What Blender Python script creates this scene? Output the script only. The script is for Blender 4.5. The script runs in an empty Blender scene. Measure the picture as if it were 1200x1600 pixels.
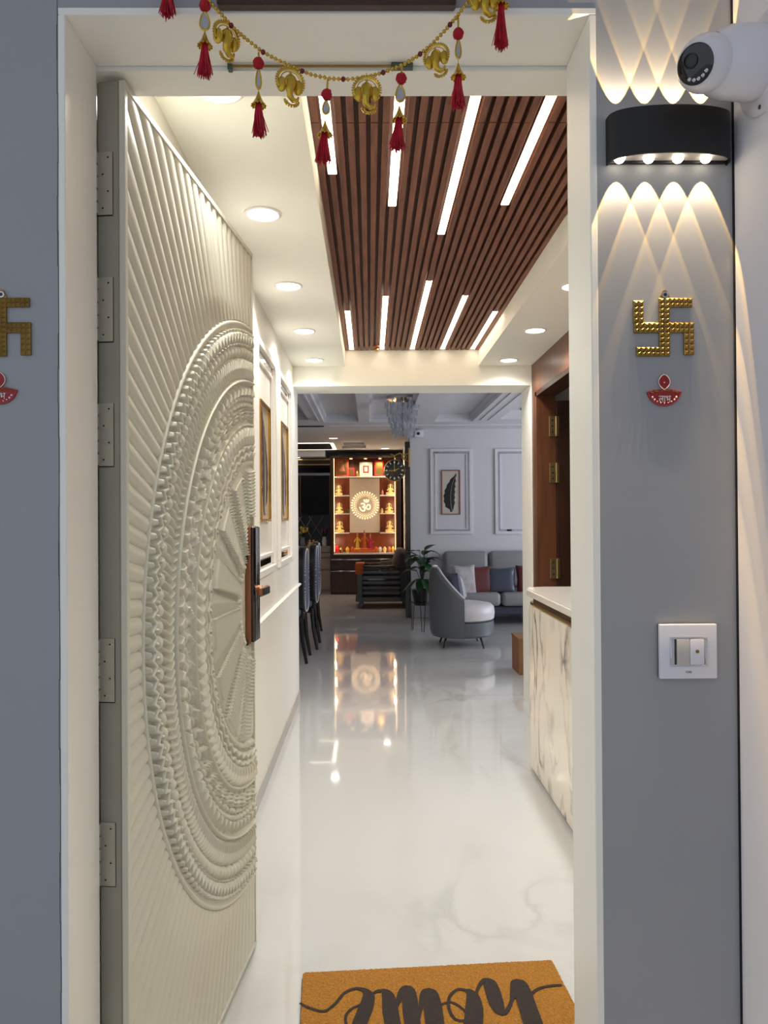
import bpy, bmesh, math, random
import numpy as np
from mathutils import Vector, Matrix
random.seed(7)
PI = math.pi
sc = bpy.context.scene
col = sc.collection

# ---------------------------------------------------------------- camera
F_PX, EYE = 1150.0, 1.32
cam_data = bpy.data.cameras.new('camera')
cam = bpy.data.objects.new('camera', cam_data)
col.objects.link(cam)
cam_data.sensor_fit = 'VERTICAL'
cam_data.sensor_height = 36.0
cam_data.lens = F_PX / 1600 * 36.0
cam_data.shift_x = 10 / 1600
cam_data.clip_start = 0.02
YAW, PITCH, ROLL = math.radians(0.6), math.radians(0.38), math.radians(0.38)
CAM_M = (Matrix.Translation((0, 0, EYE)) @ Matrix.Rotation(-YAW, 4, 'Z')
         @ Matrix.Rotation(PI / 2 + PITCH, 4, 'X') @ Matrix.Rotation(-ROLL, 4, 'Z'))
cam.matrix_world = CAM_M
sc.camera = cam

def ray(px, py):
    d = Vector(((px - 590.0) / F_PX, (800.0 - py) / F_PX, -1.0))
    return (CAM_M.to_3x3() @ d)
def U(px, py, Y):                       # photo pixel -> point on the plane y = Y
    d = ray(px, py); t = Y / d.y
    return Vector((0, 0, EYE)) + d * t
def FL(px, py, z=0.0):                  # photo pixel -> point at height z
    d = ray(px, py); t = (z - EYE) / d.z
    return Vector((0, 0, EYE)) + d * t

# ---------------------------------------------------------------- world, light, exposure
def lin(c):
    return tuple(((v / 255) / 12.92 if v / 255 <= 0.04045 else ((v / 255 + 0.055) / 1.055) ** 2.4) for v in c)
w = bpy.data.worlds.new('world'); sc.world = w; w.use_nodes = True
w.node_tree.nodes['Background'].inputs[0].default_value = (0.66, 0.71, 0.80, 1)
w.node_tree.nodes['Background'].inputs[1].default_value = 0.44
sc.view_settings.view_transform = 'Standard'
sc.view_settings.look = 'None'
sc.view_settings.gamma = 1
sc.view_settings.use_curve_mapping = False
sc.view_settings.exposure = 1.0
HALL, SCONCE = 16.0, 8.5

def light(kind, name, loc, energy, color=(1, 1, 1), rot=(0, 0, 0), **kw):
    d = bpy.data.lights.new(name, kind); d.energy = energy; d.color = color
    for k, v in kw.items(): setattr(d, k, v)
    o = bpy.data.objects.new(name, d); o.location = loc; o.rotation_euler = rot
    col.objects.link(o); return o
WARM = (1.0, 0.86, 0.66)
# daylight entering through the living-room window
light('AREA', 'window_daylight', (4.9, 7.5, 1.4), 50, (0.88, 0.91, 1.0), (0, PI / 2, 0), shape='RECTANGLE', size=1.9, size_y=2.4)

# ---------------------------------------------------------------- materials
def mat(name, color, rough=0.5, metal=0.0, emit=None, estr=0.0, var=0.0, scale=8.0, bump=0.0, bscale=60.0, coat=0.0, trans=0.0, alpha=1.0, spec=0.5, stretch=None):
    m = bpy.data.materials.new(name); m.use_nodes = True
    nt = m.node_tree; b = nt.nodes['Principled BSDF']
    c = (*lin(color), 1)
    b.inputs['Base Color'].default_value = c
    b.inputs['Roughness'].default_value = rough
    b.inputs['Metallic'].default_value = metal
    b.inputs['Specular IOR Level'].default_value = spec
    if coat: b.inputs['Coat Weight'].default_value = coat; b.inputs['Coat Roughness'].default_value = 0.04
    if trans: b.inputs['Transmission Weight'].default_value = trans
    if emit:
        b.inputs['Emission Color'].default_value = (*lin(emit), 1); b.inputs['Emission Strength'].default_value = estr
    tc = nt.nodes.new('ShaderNodeTexCoord')
    src = tc.outputs['Object']
    if stretch:
        mp = nt.nodes.new('ShaderNodeMapping'); mp.inputs['Scale'].default_value = stretch
        nt.links.new(src, mp.inputs[0]); src = mp.outputs[0]
    if var:
        n = nt.nodes.new('ShaderNodeTexNoise'); n.inputs['Scale'].default_value = scale; n.inputs['Detail'].default_value = 5
        r = nt.nodes.new('ShaderNodeValToRGB')
        r.color_ramp.elements[0].position = 0.3; r.color_ramp.elements[1].position = 0.7
        r.color_ramp.elements[0].color = (*[v * (1 - var) for v in c[:3]], 1)
        r.color_ramp.elements[1].color = (*[min(1, v * (1 + var)) for v in c[:3]], 1)
        nt.links.new(src, n.inputs['Vector']); nt.links.new(n.outputs['Fac'], r.inputs[0]); nt.links.new(r.outputs[0], b.inputs['Base Color'])
    if bump:
        n2 = nt.nodes.new('ShaderNodeTexNoise'); n2.inputs['Scale'].default_value = bscale; n2.inputs['Detail'].default_value = 4
        bp = nt.nodes.new('ShaderNodeBump'); bp.inputs['Strength'].default_value = bump; bp.inputs['Distance'].default_value = 0.004
        nt.links.new(src, n2.inputs['Vector']); nt.links.new(n2.outputs['Fac'], bp.inputs['Height']); nt.links.new(bp.outputs[0], b.inputs['Normal'])
    return m

def marble(name, base, vein, vscale, rough, coat, width=0.05, cloud=0.05, warp=1.6, stretch=(1, 1, 1), rot=(0, 0, 0)):
    m = bpy.data.materials.new(name); m.use_nodes = True
    nt = m.node_tree; b = nt.nodes['Principled BSDF']; L = nt.links.new; N = nt.nodes.new
    b.inputs['Roughness'].default_value = rough
    b.inputs['Coat Weight'].default_value = coat; b.inputs['Coat Roughness'].default_value = 0.02
    tc = N('ShaderNodeTexCoord'); mp = N('ShaderNodeMapping'); mp.inputs['Scale'].default_value = stretch; mp.inputs['Rotation'].default_value = rot
    L(tc.outputs['Object'], mp.inputs[0])
    n1 = N('ShaderNodeTexNoise'); n1.inputs['Scale'].default_value = vscale; n1.inputs['Detail'].default_value = 7; n1.inputs['Distortion'].default_value = warp
    L(mp.outputs[0], n1.inputs['Vector'])
    sub = N('ShaderNodeMath'); sub.operation = 'SUBTRACT'; sub.inputs[1].default_value = 0.5; L(n1.outputs['Fac'], sub.inputs[0])
    ab = N('ShaderNodeMath'); ab.operation = 'ABSOLUTE'; L(sub.outputs[0], ab.inputs[0])
    r = N('ShaderNodeValToRGB'); r.color_ramp.elements[0].position = 0.0; r.color_ramp.elements[1].position = width
    r.color_ramp.elements[0].color = (1, 1, 1, 1); r.color_ramp.elements[1].color = (0, 0, 0, 1)
    L(ab.outputs[0], r.inputs[0])
    n3 = N('ShaderNodeTexNoise'); n3.inputs['Scale'].default_value = vscale * 0.9; n3.inputs['Detail'].default_value = 3; L(mp.outputs[0], n3.inputs['Vector'])
    r3 = N('ShaderNodeValToRGB'); r3.color_ramp.elements[0].position = 0.47; r3.color_ramp.elements[1].position = 0.66
    L(n3.outputs['Fac'], r3.inputs[0])
    mul = N('ShaderNodeMath'); mul.operation = 'MULTIPLY'; L(r.outputs[0], mul.inputs[0]); L(r3.outputs[0], mul.inputs[1])
    n2 = N('ShaderNodeTexNoise'); n2.inputs['Scale'].default_value = vscale * 0.6; n2.inputs['Detail'].default_value = 5; L(mp.outputs[0], n2.inputs['Vector'])
    mix0 = N('ShaderNodeMix'); mix0.data_type = 'RGBA'
    c = lin(base)
    mix0.inputs[6].default_value = (*[v * (1 - cloud) for v in c], 1); mix0.inputs[7].default_value = (*[min(1, v * (1 + cloud)) for v in c], 1)
    L(n2.outputs['Fac'], mix0.inputs[0])
    mix = N('ShaderNodeMix'); mix.data_type = 'RGBA'
    L(mul.outputs[0], mix.inputs[0]); L(mix0.outputs[2], mix.inputs[6]); mix.inputs[7].default_value = (*lin(vein), 1)
    L(mix.outputs[2], b.inputs['Base Color'])
    return m

M = {}
M['front_wall'] = mat('front_wall_grey', (158, 160, 163), 0.6, var=0.02, scale=3, bump=0.06, bscale=12)  # even grey base, set darker than the side wall
M['side_wall'] = mat('side_wall_paint', (232, 232, 236), 0.6, var=0.02, scale=4, bump=0.05, bscale=10)
M['cream'] = mat('cream_laminate', (246, 244, 234), 0.35, var=0.01, scale=2)
M['hall_wall'] = mat('hall_wall_paint', (243, 240, 229), 0.5, var=0.01, scale=2)
M['ceiling'] = mat('ceiling_paint', (247, 246, 235), 0.65)
M['living'] = mat('living_wall_paint', (206, 205, 208), 0.6)
M['living_c'] = mat('living_ceiling_paint', (214, 214, 218), 0.65)
M['white_trim'] = mat('white_trim_paint', (240, 236, 230), 0.35)
M['door'] = mat('carved_door_paint', (214, 212, 194), 0.42, var=0.012, scale=3)
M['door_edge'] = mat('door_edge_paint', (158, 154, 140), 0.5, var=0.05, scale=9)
M['hinge'] = mat('painted_hinge', (182, 177, 160), 0.38, metal=0.15)
M['slat'] = mat('walnut_slat', (122, 76, 54), 0.5, var=0.30, scale=7, stretch=(9, 0.9, 9))
M['slat_back'] = mat('dark_walnut_board', (96, 58, 46), 0.5, var=0.15, scale=5)
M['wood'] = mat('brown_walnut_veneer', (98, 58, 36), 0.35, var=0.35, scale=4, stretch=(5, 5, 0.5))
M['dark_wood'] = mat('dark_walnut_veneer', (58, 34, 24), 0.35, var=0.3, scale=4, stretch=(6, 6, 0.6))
M['shrine_wood'] = mat('shrine_mahogany', (158, 76, 38), 0.35, var=0.2, scale=4, stretch=(4, 4, 0.6))
M['black_wood'] = mat('black_lacquered_wood', (16, 14, 14), 0.25, coat=0.4)
M['black'] = mat('black_plastic', (16, 16, 18), 0.32)
M['matte_black'] = mat('matte_black_metal', (20, 21, 24), 0.45, var=0.1, scale=30)
M['gloss_black'] = mat('gloss_black_glass', (8, 8, 10), 0.06, coat=0.6)
M['dark_glass'] = mat('smoked_mirror', (22, 20, 22), 0.05, metal=0.4)
M['gap'] = mat('dark_gap', (14, 14, 18), 0.9)
M['gold'] = mat('polished_gold', (214, 176, 92), 0.22, metal=1.0)
M['brass'] = mat('hammered_brass', (150, 122, 66), 0.42, metal=0.9, var=0.15, scale=30)
M['toran_gold'] = mat('toran_gold', (206, 170, 62), 0.26, metal=0.85)
M['chrome'] = mat('chrome', (205, 205, 210), 0.08, metal=1.0)
M['mirror'] = mat('mirror_strip', (190, 190, 195), 0.03, metal=1.0)
M['bronze'] = mat('rose_bronze', (150, 98, 70), 0.35, metal=0.55)
M['steel'] = mat('brass_hinge_steel', (178, 156, 112), 0.3, metal=0.9)
M['red'] = mat('red_velvet', (176, 16, 30), 0.8, bump=0.6, bscale=400)
M['pink_bead'] = mat('pink_seed_bead', (206, 104, 104), 0.3)
M['diya_red'] = mat('dark_red_enamel', (156, 16, 30), 0.45)
M['lens_glow'] = mat('warm_lens', (255, 250, 240), 0.3, emit=(255, 240, 214), estr=3.0)
M['red_thread'] = mat('red_tassel_thread', (186, 20, 44), 0.6, var=0.25, scale=90)
M['red_bead'] = mat('dark_red_bead', (112, 14, 26), 0.25)
M['maroon'] = mat('maroon_leather', (92, 34, 36), 0.5)
M['pearl'] = mat('pearl_white', (232, 226, 214), 0.25)
M['plastic'] = mat('white_plastic', (226, 226, 232), 0.28, coat=0.3)
M['plastic_grey'] = mat('light_grey_plastic', (196, 192, 186), 0.35)
M['stone_top'] = mat('white_quartz', (240, 234, 226), 0.15, coat=0.4)
M['skirting'] = mat('grey_marble_skirting', (180, 176, 170), 0.2, var=0.06, scale=5)
M['floor'] = marble('polished_white_marble', (200, 200, 199), (184, 184, 181), 1.1, 0.06, 0.35, width=0.035, cloud=0.10, warp=0.9)
M['marble'] = marble('veined_marble_laminate', (248, 240, 224), (118, 102, 90), 2.6, 0.12, 0.25, width=0.045, cloud=0.02, warp=1.1, stretch=(1.6, 1.6, 0.62), rot=(0.5, 0, 0))
M['lamp'] = mat('lamp_diffuser', (255, 255, 255), 0.5, emit=(255, 250, 242), estr=5)
M['bar'] = mat('linear_light_diffuser', (255, 255, 255), 0.5, emit=(255, 232, 202), estr=4.2)
M['led'] = mat('led_strip', (255, 240, 220), 0.5, emit=(255, 206, 136), estr=1.6)
M['led_white'] = mat('led_frame', (255, 250, 240), 0.5, emit=(255, 236, 212), estr=1.8)
M['petal'] = mat('backlit_petal', (255, 240, 220), 0.5, emit=(255, 206, 150), estr=1.0)
M['coir'] = mat('coir_mat', (174, 119, 42), 0.95, var=0.28, scale=160, bump=1.0, bscale=420)
M['coir_black'] = mat('coir_black_print', (52, 42, 38), 0.95, var=0.3, scale=200, bump=0.8, bscale=420)
M['grey_leather'] = mat('grey_leather', (134, 136, 136), 0.42, bump=0.1, bscale=80)
M['dark_leather'] = mat('slate_leather', (98, 102, 108), 0.38, bump=0.1, bscale=80)
M['light_leather'] = mat('pale_leather', (206, 202, 204), 0.4)
M['navy'] = mat('navy_leather', (62, 68, 84), 0.42)
M['taupe'] = mat('taupe_fabric', (110, 96, 88), 0.8, var=0.1, scale=20)
M['slate_fabric'] = mat('slate_blue_fabric', (84, 90, 110), 0.75, bump=0.2, bscale=200)
M['pattern'] = mat('pale_patterned_fabric', (170, 166, 166), 0.8, var=0.25, scale=12)
M['leaf'] = mat('deep_green_leaf', (34, 74, 38), 0.4, var=0.3, scale=10)
M['leaf2'] = mat('bright_green_leaf', (70, 120, 44), 0.4, var=0.2, scale=10)
M['terracotta'] = mat('brown_cardboard', (146, 100, 66), 0.8, var=0.08, scale=10)
M['drawer'] = mat('beige_drawer_laminate', (156, 140, 130), 0.4)
M['shrine_panel'] = mat('cream_shrine_panel', (214, 204, 188), 0.5)
M['idol'] = mat('gilded_resin', (238, 208, 138), 0.35, metal=0.2)
M['idol_cloth'] = mat('orange_cloth', (196, 92, 36), 0.7, var=0.2, scale=40)
M['idol_pink'] = mat('pink_cloth', (190, 36, 82), 0.7)
M['idol_yellow'] = mat('yellow_garland', (216, 176, 50), 0.7)
M['skin_paint'] = mat('painted_clay', (176, 112, 84), 0.6)
M['paper'] = mat('ivory_paper', (196, 186, 172), 0.7)
M['crystal'] = mat('crystal', (220, 226, 235), 0.04, trans=0.75, spec=0.8)
M['ink'] = mat('dark_ink', (58, 58, 62), 0.6)
M['text_white'] = mat('pale_enamel', (210, 216, 206), 0.4)
M['green_metal'] = mat('green_painted_rod', (62, 78, 66), 0.4)
M['purple'] = mat('purple_petal', (96, 44, 66), 0.6)
M['yellow'] = mat('yellow_petal', (206, 180, 96), 0.6)
M['feather'] = mat('black_feather_print', (28, 24, 26), 0.6, var=0.4, scale=30)
M['feather_brown'] = mat('plum_feather_print', (66, 48, 52), 0.5, var=0.4, scale=18)
M['gold_paper'] = mat('pale_gold_backing', (212, 192, 160), 0.3, metal=0.2)

# ---------------------------------------------------------------- builders
WM = {}
class MB:
    def __init__(s): s.bm = bmesh.new()
    def _new(s, geom_fn):
        n = len(s.bm.verts); geom_fn(); s.bm.verts.ensure_lookup_table(); return s.bm.verts[n:]
    def box(s, x0, x1, y0, y1, z0, z1, bev=0.0, m=None, seg=1):
        r = bmesh.ops.create_cube(s.bm, size=1.0)
        vs = r['verts']
        for v in vs:
            v.co = Vector(((x0 + x1) / 2 + v.co.x * (x1 - x0), (y0 + y1) / 2 + v.co.y * (y1 - y0), (z0 + z1) / 2 + v.co.z * (z1 - z0)))
        if bev:
            es = list({e for v in vs for e in v.link_edges})
            rr = bmesh.ops.bevel(s.bm, geom=es, offset=bev, segments=seg, affect='EDGES', profile=0.5)
            vs = list({v for f in rr['faces'] for v in f.verts} | {v for v in vs if v.is_valid})
        if m is not None:
            for v in vs: v.co = m @ v.co
        return s
    def grid_surface(s, rows, close=False, caps=False):
        vr = [[s.bm.verts.new(p) for p in r] for r in rows]
        n = len(vr[0])
        for a, b in zip(vr[:-1], vr[1:]):
            for i in range(n if close else n - 1):
                j = (i + 1) % n
                try: s.bm.faces.new((a[i], a[j], b[j], b[i]))
                except ValueError: pass
        if caps:
            for r, rev in ((vr[0], True), (vr[-1], False)):
                try: s.bm.faces.new(list(reversed(r)) if rev else r)
                except ValueError: pass
        return s
    def lathe(s, prof, n=24, m=None, caps=True):
        rows = []
        for (r, z) in prof:
            rows.append([Vector((max(r, 1e-5) * math.cos(2 * PI * i / n), max(r, 1e-5) * math.sin(2 * PI * i / n), z)) for i in range(n)])
        if m is not None: rows = [[m @ p for p in r] for r in rows]
        return s.grid_surface(rows, True, caps)
    def cyl(s, a, b, r0, r1=None, n=12):
        a, b = Vector(a), Vector(b); d = b - a
        q = d.to_track_quat('Z', 'Y').to_matrix().to_4x4()
        return s.lathe([(r0, 0), (r0 if r1 is None else r1, d.length)], n, Matrix.Translation(a) @ q)
    def ball(s, c, r, n=10, sx=1, sy=1, sz=1, m=None):
        k = max(4, n // 2 + 1)
        prof = [(math.sin(PI * i / k), -math.cos(PI * i / k)) for i in range(k + 1)]
        T = Matrix.Translation(Vector(c)) @ (m or Matrix()) @ Matrix.Diagonal((r * sx, r * sy, r * sz, 1))
        return s.lathe(prof, n, T, caps=False)
    def tube(s, pts, r, n=8, closed=False, flat=1.0):
        pts = [Vector(p) for p in pts]; rows = []
        N = len(pts); up = Vector((0, 0, 1)); prev = None
        for i, p in enumerate(pts):
            if closed: t = pts[(i + 1) % N] - pts[i - 1]
            else: t = pts[min(i + 1, N - 1)] - pts[max(i - 1, 0)]
            t.normalize()
            if prev is None:
                a = t.cross(up)
                if a.length < 0.1: a = t.cross(Vector((0, 1, 0)))
            else: a = prev - t * prev.dot(t)
            a.normalize(); prev = a; b = t.cross(a)
            rr = r[i] if isinstance(r, (list, tuple)) else r
            rows.append([p + (a * math.cos(2 * PI * k / n) + b * math.sin(2 * PI * k / n) * flat) * rr for k in range(n)])
        if closed: rows.append(rows[0])
        return s.grid_surface(rows, True, not closed)
    def prism(s, poly, z0, z1, m=None):          # polygon in local xy extruded along local z
        T = m or Matrix()
        a = [s.bm.verts.new(T @ Vector((x, y, z0))) for x, y in poly]
        b = [s.bm.verts.new(T @ Vector((x, y, z1))) for x, y in poly]
        n = len(poly)
        s.bm.faces.new(list(reversed(a))); s.bm.faces.new(b)
        for i in range(n):
            j = (i + 1) % n; s.bm.faces.new((a[i], a[j], b[j], b[i]))
        return s
    def build(s, name, material, parent=None, smooth=False, local=False):
        bm = s.bm
        bmesh.ops.remove_doubles(bm, verts=bm.verts, dist=1e-6)
        bmesh.ops.recalc_face_normals(bm, faces=bm.faces)
        me = bpy.data.meshes.new(name)
        if parent is not None and not local:
            bm.transform(WM[parent.name].inverted())
        org = None
        if parent is None:
            cs = [v.co for v in bm.verts]
            lo = Vector([min(c[i] for c in cs) for i in range(3)]); hi = Vector([max(c[i] for c in cs) for i in range(3)])
            org = Vector(((lo.x + hi.x) / 2, (lo.y + hi.y) / 2, lo.z)); bm.transform(Matrix.Translation(-org))
        bm.to_mesh(me); bm.free()
        me.materials.append(M[material] if isinstance(material, str) else material)
        if smooth:
            me.polygons.foreach_set('use_smooth', [True] * len(me.polygons))
            try: me.set_sharp_from_angle(angle=math.radians(smooth if smooth is not True else 40))
            except Exception: pass
        o = bpy.data.objects.new(name, me); col.objects.link(o)
        if parent is not None: o.parent = parent; WM[o.name] = WM[parent.name].copy()
        else: o.location = org; WM[o.name] = Matrix.Translation(org)
        return o

def tag(o, label=None, cat=None, group=None, kind=None):
    if label: o['label'] = label
    if cat: o['category'] = cat
    if group: o['group'] = group
    if kind: o['kind'] = kind
    return o
def thing(name, loc, label, cat, group=None, kind=None, m=None):
    o = bpy.data.objects.new(name, None); col.objects.link(o); o.empty_display_size = 0.1
    W = m if m is not None else Matrix.Translation(Vector(loc))
    o.matrix_world = W; WM[o.name] = W.copy()
    return tag(o, label, cat, group, kind)
def copy_tree(o, parent=None):
    c = o.copy(); col.objects.link(c)
    if parent is not None: c.parent = parent
    for ch in [x for x in bpy.data.objects if x.parent == o and x is not c]:
        copy_tree(ch, c)
    return c
def struct(name, mb, material, label=None, cat=None, smooth=False):
    o = mb.build(name, material, None, smooth); return tag(o, label, cat, None, 'structure')

# ================================================================ the setting
YF, YB = 1.22, 1.36          # front wall, outer and inner face
XL, XR = -0.52, 1.115        # hall walls
ZC = 2.352                   # hall ceiling
YE, YE2 = 5.03, 5.34         # end beam
ZL = 2.47                    # living-room ceiling

struct('floor', MB().box(-4.2, 5.2, -1.6, 13.4, -0.1, 0.0), 'floor', 'polished pale grey marble floor with soft veins', 'floor')
wf = MB()
wf.prism([(-1.7, -0.0), (-0.51, 0.0), (-0.51, 2.166), (0.381, 2.166), (0.381, 0.0), (0.609, 0.0), (0.609, 2.9), (-1.7, 2.9)], -YB, -YF,
         Matrix(((1, 0, 0, 0), (0, 0, -1, 0), (0, 1, 0, 0), (0, 0, 0, 1))))
struct('wall_front', wf, 'front_wall', 'grey wall around the entrance door opening', 'wall')
# lining of the opening
struct('trim_1', MB().box(-0.512, -0.5, YF - 0.001, YB, 0, 2.156, 0.0015), 'cream', 'cream lined reveal on the hinge side of the opening', 'door lining')
struct('trim_2', MB().box(0.371, 0.383, YF - 0.001, YB, 0, 2.156, 0.0015), 'cream', 'cream lined reveal beside the lamp wall', 'door lining')
struct('trim_3', MB().box(-0.512, 0.383, YF - 0.001, YB, 2.156, 2.168, 0.0015), 'cream', 'cream soffit board over the door opening', 'door lining')
struct('trim_4', MB().box(-0.519, XR, YB + 0.001, 1.443, 2.148, ZC + 0.04), 'cream', 'cream lintel beam behind the door head', 'lintel')
struct('wall_return', MB().box(0.6105, 0.78, -1.6, 1.365, 0, 2.9), 'side_wall', 'white side wall with the security camera', 'wall')
struct('trim_5', MB().box(0.6088, 0.611, 1.215, 1.2212, 0, 2.9), 'gap', 'thin black shadow gap in the wall corner', 'joint')
cr = MB()
for k in range(40):
    z = 0.2 + k * 0.057; x = -0.5151 + 0.0008 * math.sin(k * 1.3) + U(92, 800, YF).x + 0.515
    cr.box(x, x + 0.0007 + 0.0005 * (k % 3 == 0), YF - 0.0006, YF + 0.001, z, z + 0.058)
struct('trim_6', cr, 'ink', 'hairline crack running up the grey wall', 'crack')
struct('ceiling_lobby_shade', MB().box(-1.7, 0.78, -1.6, 1.36, 2.9, 3.0), 'side_wall', 'unseen lobby ceiling slab added to cut top light', 'ceiling')  # unseen slab, added to darken the top of the front wall

# left hall wall, continuing to the opening's far edge
struct('wall_left', MB().box(XL - 0.12, XL, YB, YE2, 0, 2.75), 'hall_wall', 'cream hall wall with framed panels and chair rail', 'wall')
struct('baseboard_left', MB().box(XL, XL + 0.006, YB + 0.1, YE2, 0, 0.075, 0.001), 'skirting', 'grey stone skirting along the cream wall', 'skirting')
struct('wall_hall_near', MB().box(0.606, 1.24, YB - 0.1, YB, 0, 2.75), 'hall_wall', 'inner return wall beside the entrance', 'wall')
# right hall wall: walnut cladding with a doorway
wr = MB()
wr.box(XR, XR + 0.13, YB - 0.1, 3.95, 0, 2.75)
wr.box(XR, XR + 0.13, 3.95, 4.94, 2.15, 2.75)
wr.box(XR, XR + 0.13, 4.94, YE, 0, 2.75)
struct('wall_right', wr, 'wood', 'brown walnut clad hall wall with a doorway', 'wall')
struct('wall_side_room', MB().box(2.6, 2.7, 1.4, YE2, 0, 2.75).box(XR + .13, 2.7, 1.3, 1.4, 0, 2.75), 'hall_wall', 'inner wall of the side room', 'wall')
struct('ceiling_side_room', MB().box(XR + 0.13, 2.7, 1.3, YE, 2.42, 2.5), 'ceiling', 'white ceiling of the side room', 'ceiling')

# ceiling frame round the recess
RX0, RX1, RY0 = -0.163, 0.752, 1.62
c = MB()
c.box(XL, RX0, 1.443, YE, ZC, 2.52); c.box(RX1, XR, 1.443, YE, ZC, 2.52); c.box(RX0, RX1, 1.443, RY0, ZC, 2.52)
struct('ceiling', c, 'ceiling', 'cream false ceiling border with downlights', 'ceiling')
struct('trim_7', MB().box(XL, XR + 0.2, YE, YE2, 2.217, 2.75), 'ceiling', 'cream beam over the opening to the living room', 'beam')
struct('trim_8', MB().box(1.107, 1.24, YE + 0.0005, YE2, 0, 2.217), 'cream', 'cream post at the living room opening', 'post')
struct('ceiling_sky_block', MB().box(-4.2, 5.2, 1.37, 13.4, 2.75, 2.85), 'ceiling', 'unseen slab over the false ceilings, added to block sky light', 'ceiling')  # unseen cover, added to keep world light out of the rooms

# slatted walnut panel in the recess
sp = thing('slatted_ceiling_panel', (0.3, RY0, 2.46), 'walnut slatted ceiling panel set in the cream recess', 'ceiling panel')
MB().box(RX0 + .001, RX1 - .001, RY0 + .001, YE - .001, 2.488, 2.518).build('backing_board', 'slat_back', sp)
PIT, X0S, BW = 0.03433, -0.117, 0.029
def on_plane(px, py, z=2.46): return FL(px, py, z).y
near_end = {0: on_plane(523, 272), 6: on_plane(619, 322), 12: on_plane(696, 366), 18: on_plane(796, 320)}
far_start = {0: on_plane(545, 486), 6: on_plane(605, 463), 12: on_plane(675, 439), 18: on_plane(731, 462), 24: on_plane(778, 487)}
YJ = 2.12
for i in range(-1, 26):
    x = X0S + i * PIT
    segs = []
    a = near_end.get(i, RY0 + 0.002); b = far_start.get(i, YE - 0.002)
    if i in near_end: segs = [(a + .002, b - .002)]
    else: segs = [(a, YJ - .002), (YJ + .002, b - .002 if i in far_start else b)]
    for (p, q) in segs:
        if q - p > 0.02: MB().box(x - .0105, x + .0105, p, q, 2.459 + random.uniform(-.0006, .0006), 2.489, 0.0008).build('slat', 'slat', sp)
desc = {0: 'closest to the recess edge over the carved door', 6: 'behind the tassel beside the brass medallion', 12: 'the longest of the nearer row', 18: 'farthest toward the lamp side wall'}
for i, y1 in near_end.items():
    x = X0S + i * PIT
    t = thing('linear_ceiling_light', (x, RY0, 2.46), 'near row ceiling light bar, ' + desc[i], 'ceiling light', 'linear lights between the ceiling slats')
    MB().box(x - BW / 2, x + BW / 2, RY0 + .003, y1, 2.4600, 2.4615).build('diffuser', 'bar', t)
    MB().box(x - BW / 2 + .004, x + BW / 2 - .004, RY0 + .003, y1, 2.4615, 2.4879).build('housing', 'slat_back', t)
desc = {0: 'first bar beside the carved door side', 6: 'second bar, above the smoke sensor', 12: 'middle and longest bar of the far row', 18: 'fourth bar, between middle and counter side', 24: 'last bar nearest the walnut clad wall'}
for i, y0 in far_start.items():
    x = X0S + i * PIT
    t = thing('linear_ceiling_light', (x, y0, 2.46), 'far row ceiling light bar, ' + desc[i], 'ceiling light', 'linear lights between the ceiling slats')
    MB().box(x - BW / 2, x + BW / 2, y0, YE - .03, 2.4600, 2.4615).build('diffuser', 'bar', t)
    MB().box(x - BW / 2 + .004, x + BW / 2 - .004, y0, YE - .03, 2.4615, 2.4879).build('housing', 'slat_back', t)
q = U(588, 541, 4.9)
t = thing('smoke_detector', (q.x, 4.9, 2.46), 'small round brass smoke sensor at the end of the slatted ceiling', 'sensor')
MB().lathe([(0.026, 2.459), (0.026, 2.45), (0.015, 2.446)], 20, Matrix.Translation((q.x, 4.9, 0))).build('base', 'bronze', t, True)
MB().lathe([(0.012, 2.446), (0.016, 2.432), (0.008, 2.424), (0.0, 2.423)], 16, Matrix.Translation((q.x, 4.9, 0))).build('sensor_head', 'gold', t, True)

# downlights
def downlight(x, y, z, label, group, r=0.052, power=6.0, spot=True, color=(1.0, 0.985, 0.935)):
    t = thing('downlight', (x, y, z), label, 'ceiling light', group)
    T = Matrix.Translation((x, y, z))
    MB().lathe([(r + .012, 0.002), (r + .012, -0.003), (r + .004, -0.006), (r, -0.004), (r, 0.002)], 32, T, caps=False).build('trim_ring', 'white_trim', t, True)
    MB().lathe([(0.0, -0.0025), (r, -0.0025), (r, 0.001), (0, 0.001)], 32, T, caps=False).build('diffuser', 'lamp', t)
    if spot:
        o = light('SPOT', 'downlight_beam', (0, 0, -0.012), power, color, spot_size=math.radians(150), spot_blend=0.9, shadow_soft_size=0.05)
        o.parent = t
    return t
G = 'round downlights in the cream hall ceiling'
for px, py, lb in ((346, 138, 'round downlight half hidden by the door lintel'), (413, 334, 'large looking round downlight above the carved door top'),
                   (454, 446.5, 'round downlight above the first framed wall panel'), (478, 517, 'round downlight third along the carved door side'),
                   (493.5, 562.5, 'small looking round downlight next to the beam, door side')):
    y = FL(px, py, ZC).y; downlight(-0.357, y, ZC, lb, G, power=HALL)
for px, py, lb in ((893, 447, 'round downlight clipped by the entrance jamb above walnut wall'), (842, 516, 'round downlight above the walnut doorway beam'),
                   (800, 562.5, 'small looking round downlight next to the beam, walnut side')):
    y = FL(px, py, ZC).y; downlight(0.925, y, ZC, lb, G, power=HALL)
downlight(0.925, 1.78, ZC, 'round downlight over the near end of the counter, hidden by the jamb', G, power=HALL)
downlight(0.925, 2.5, ZC, 'round downlight over the counter behind the jamb', G, power=HALL)

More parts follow.
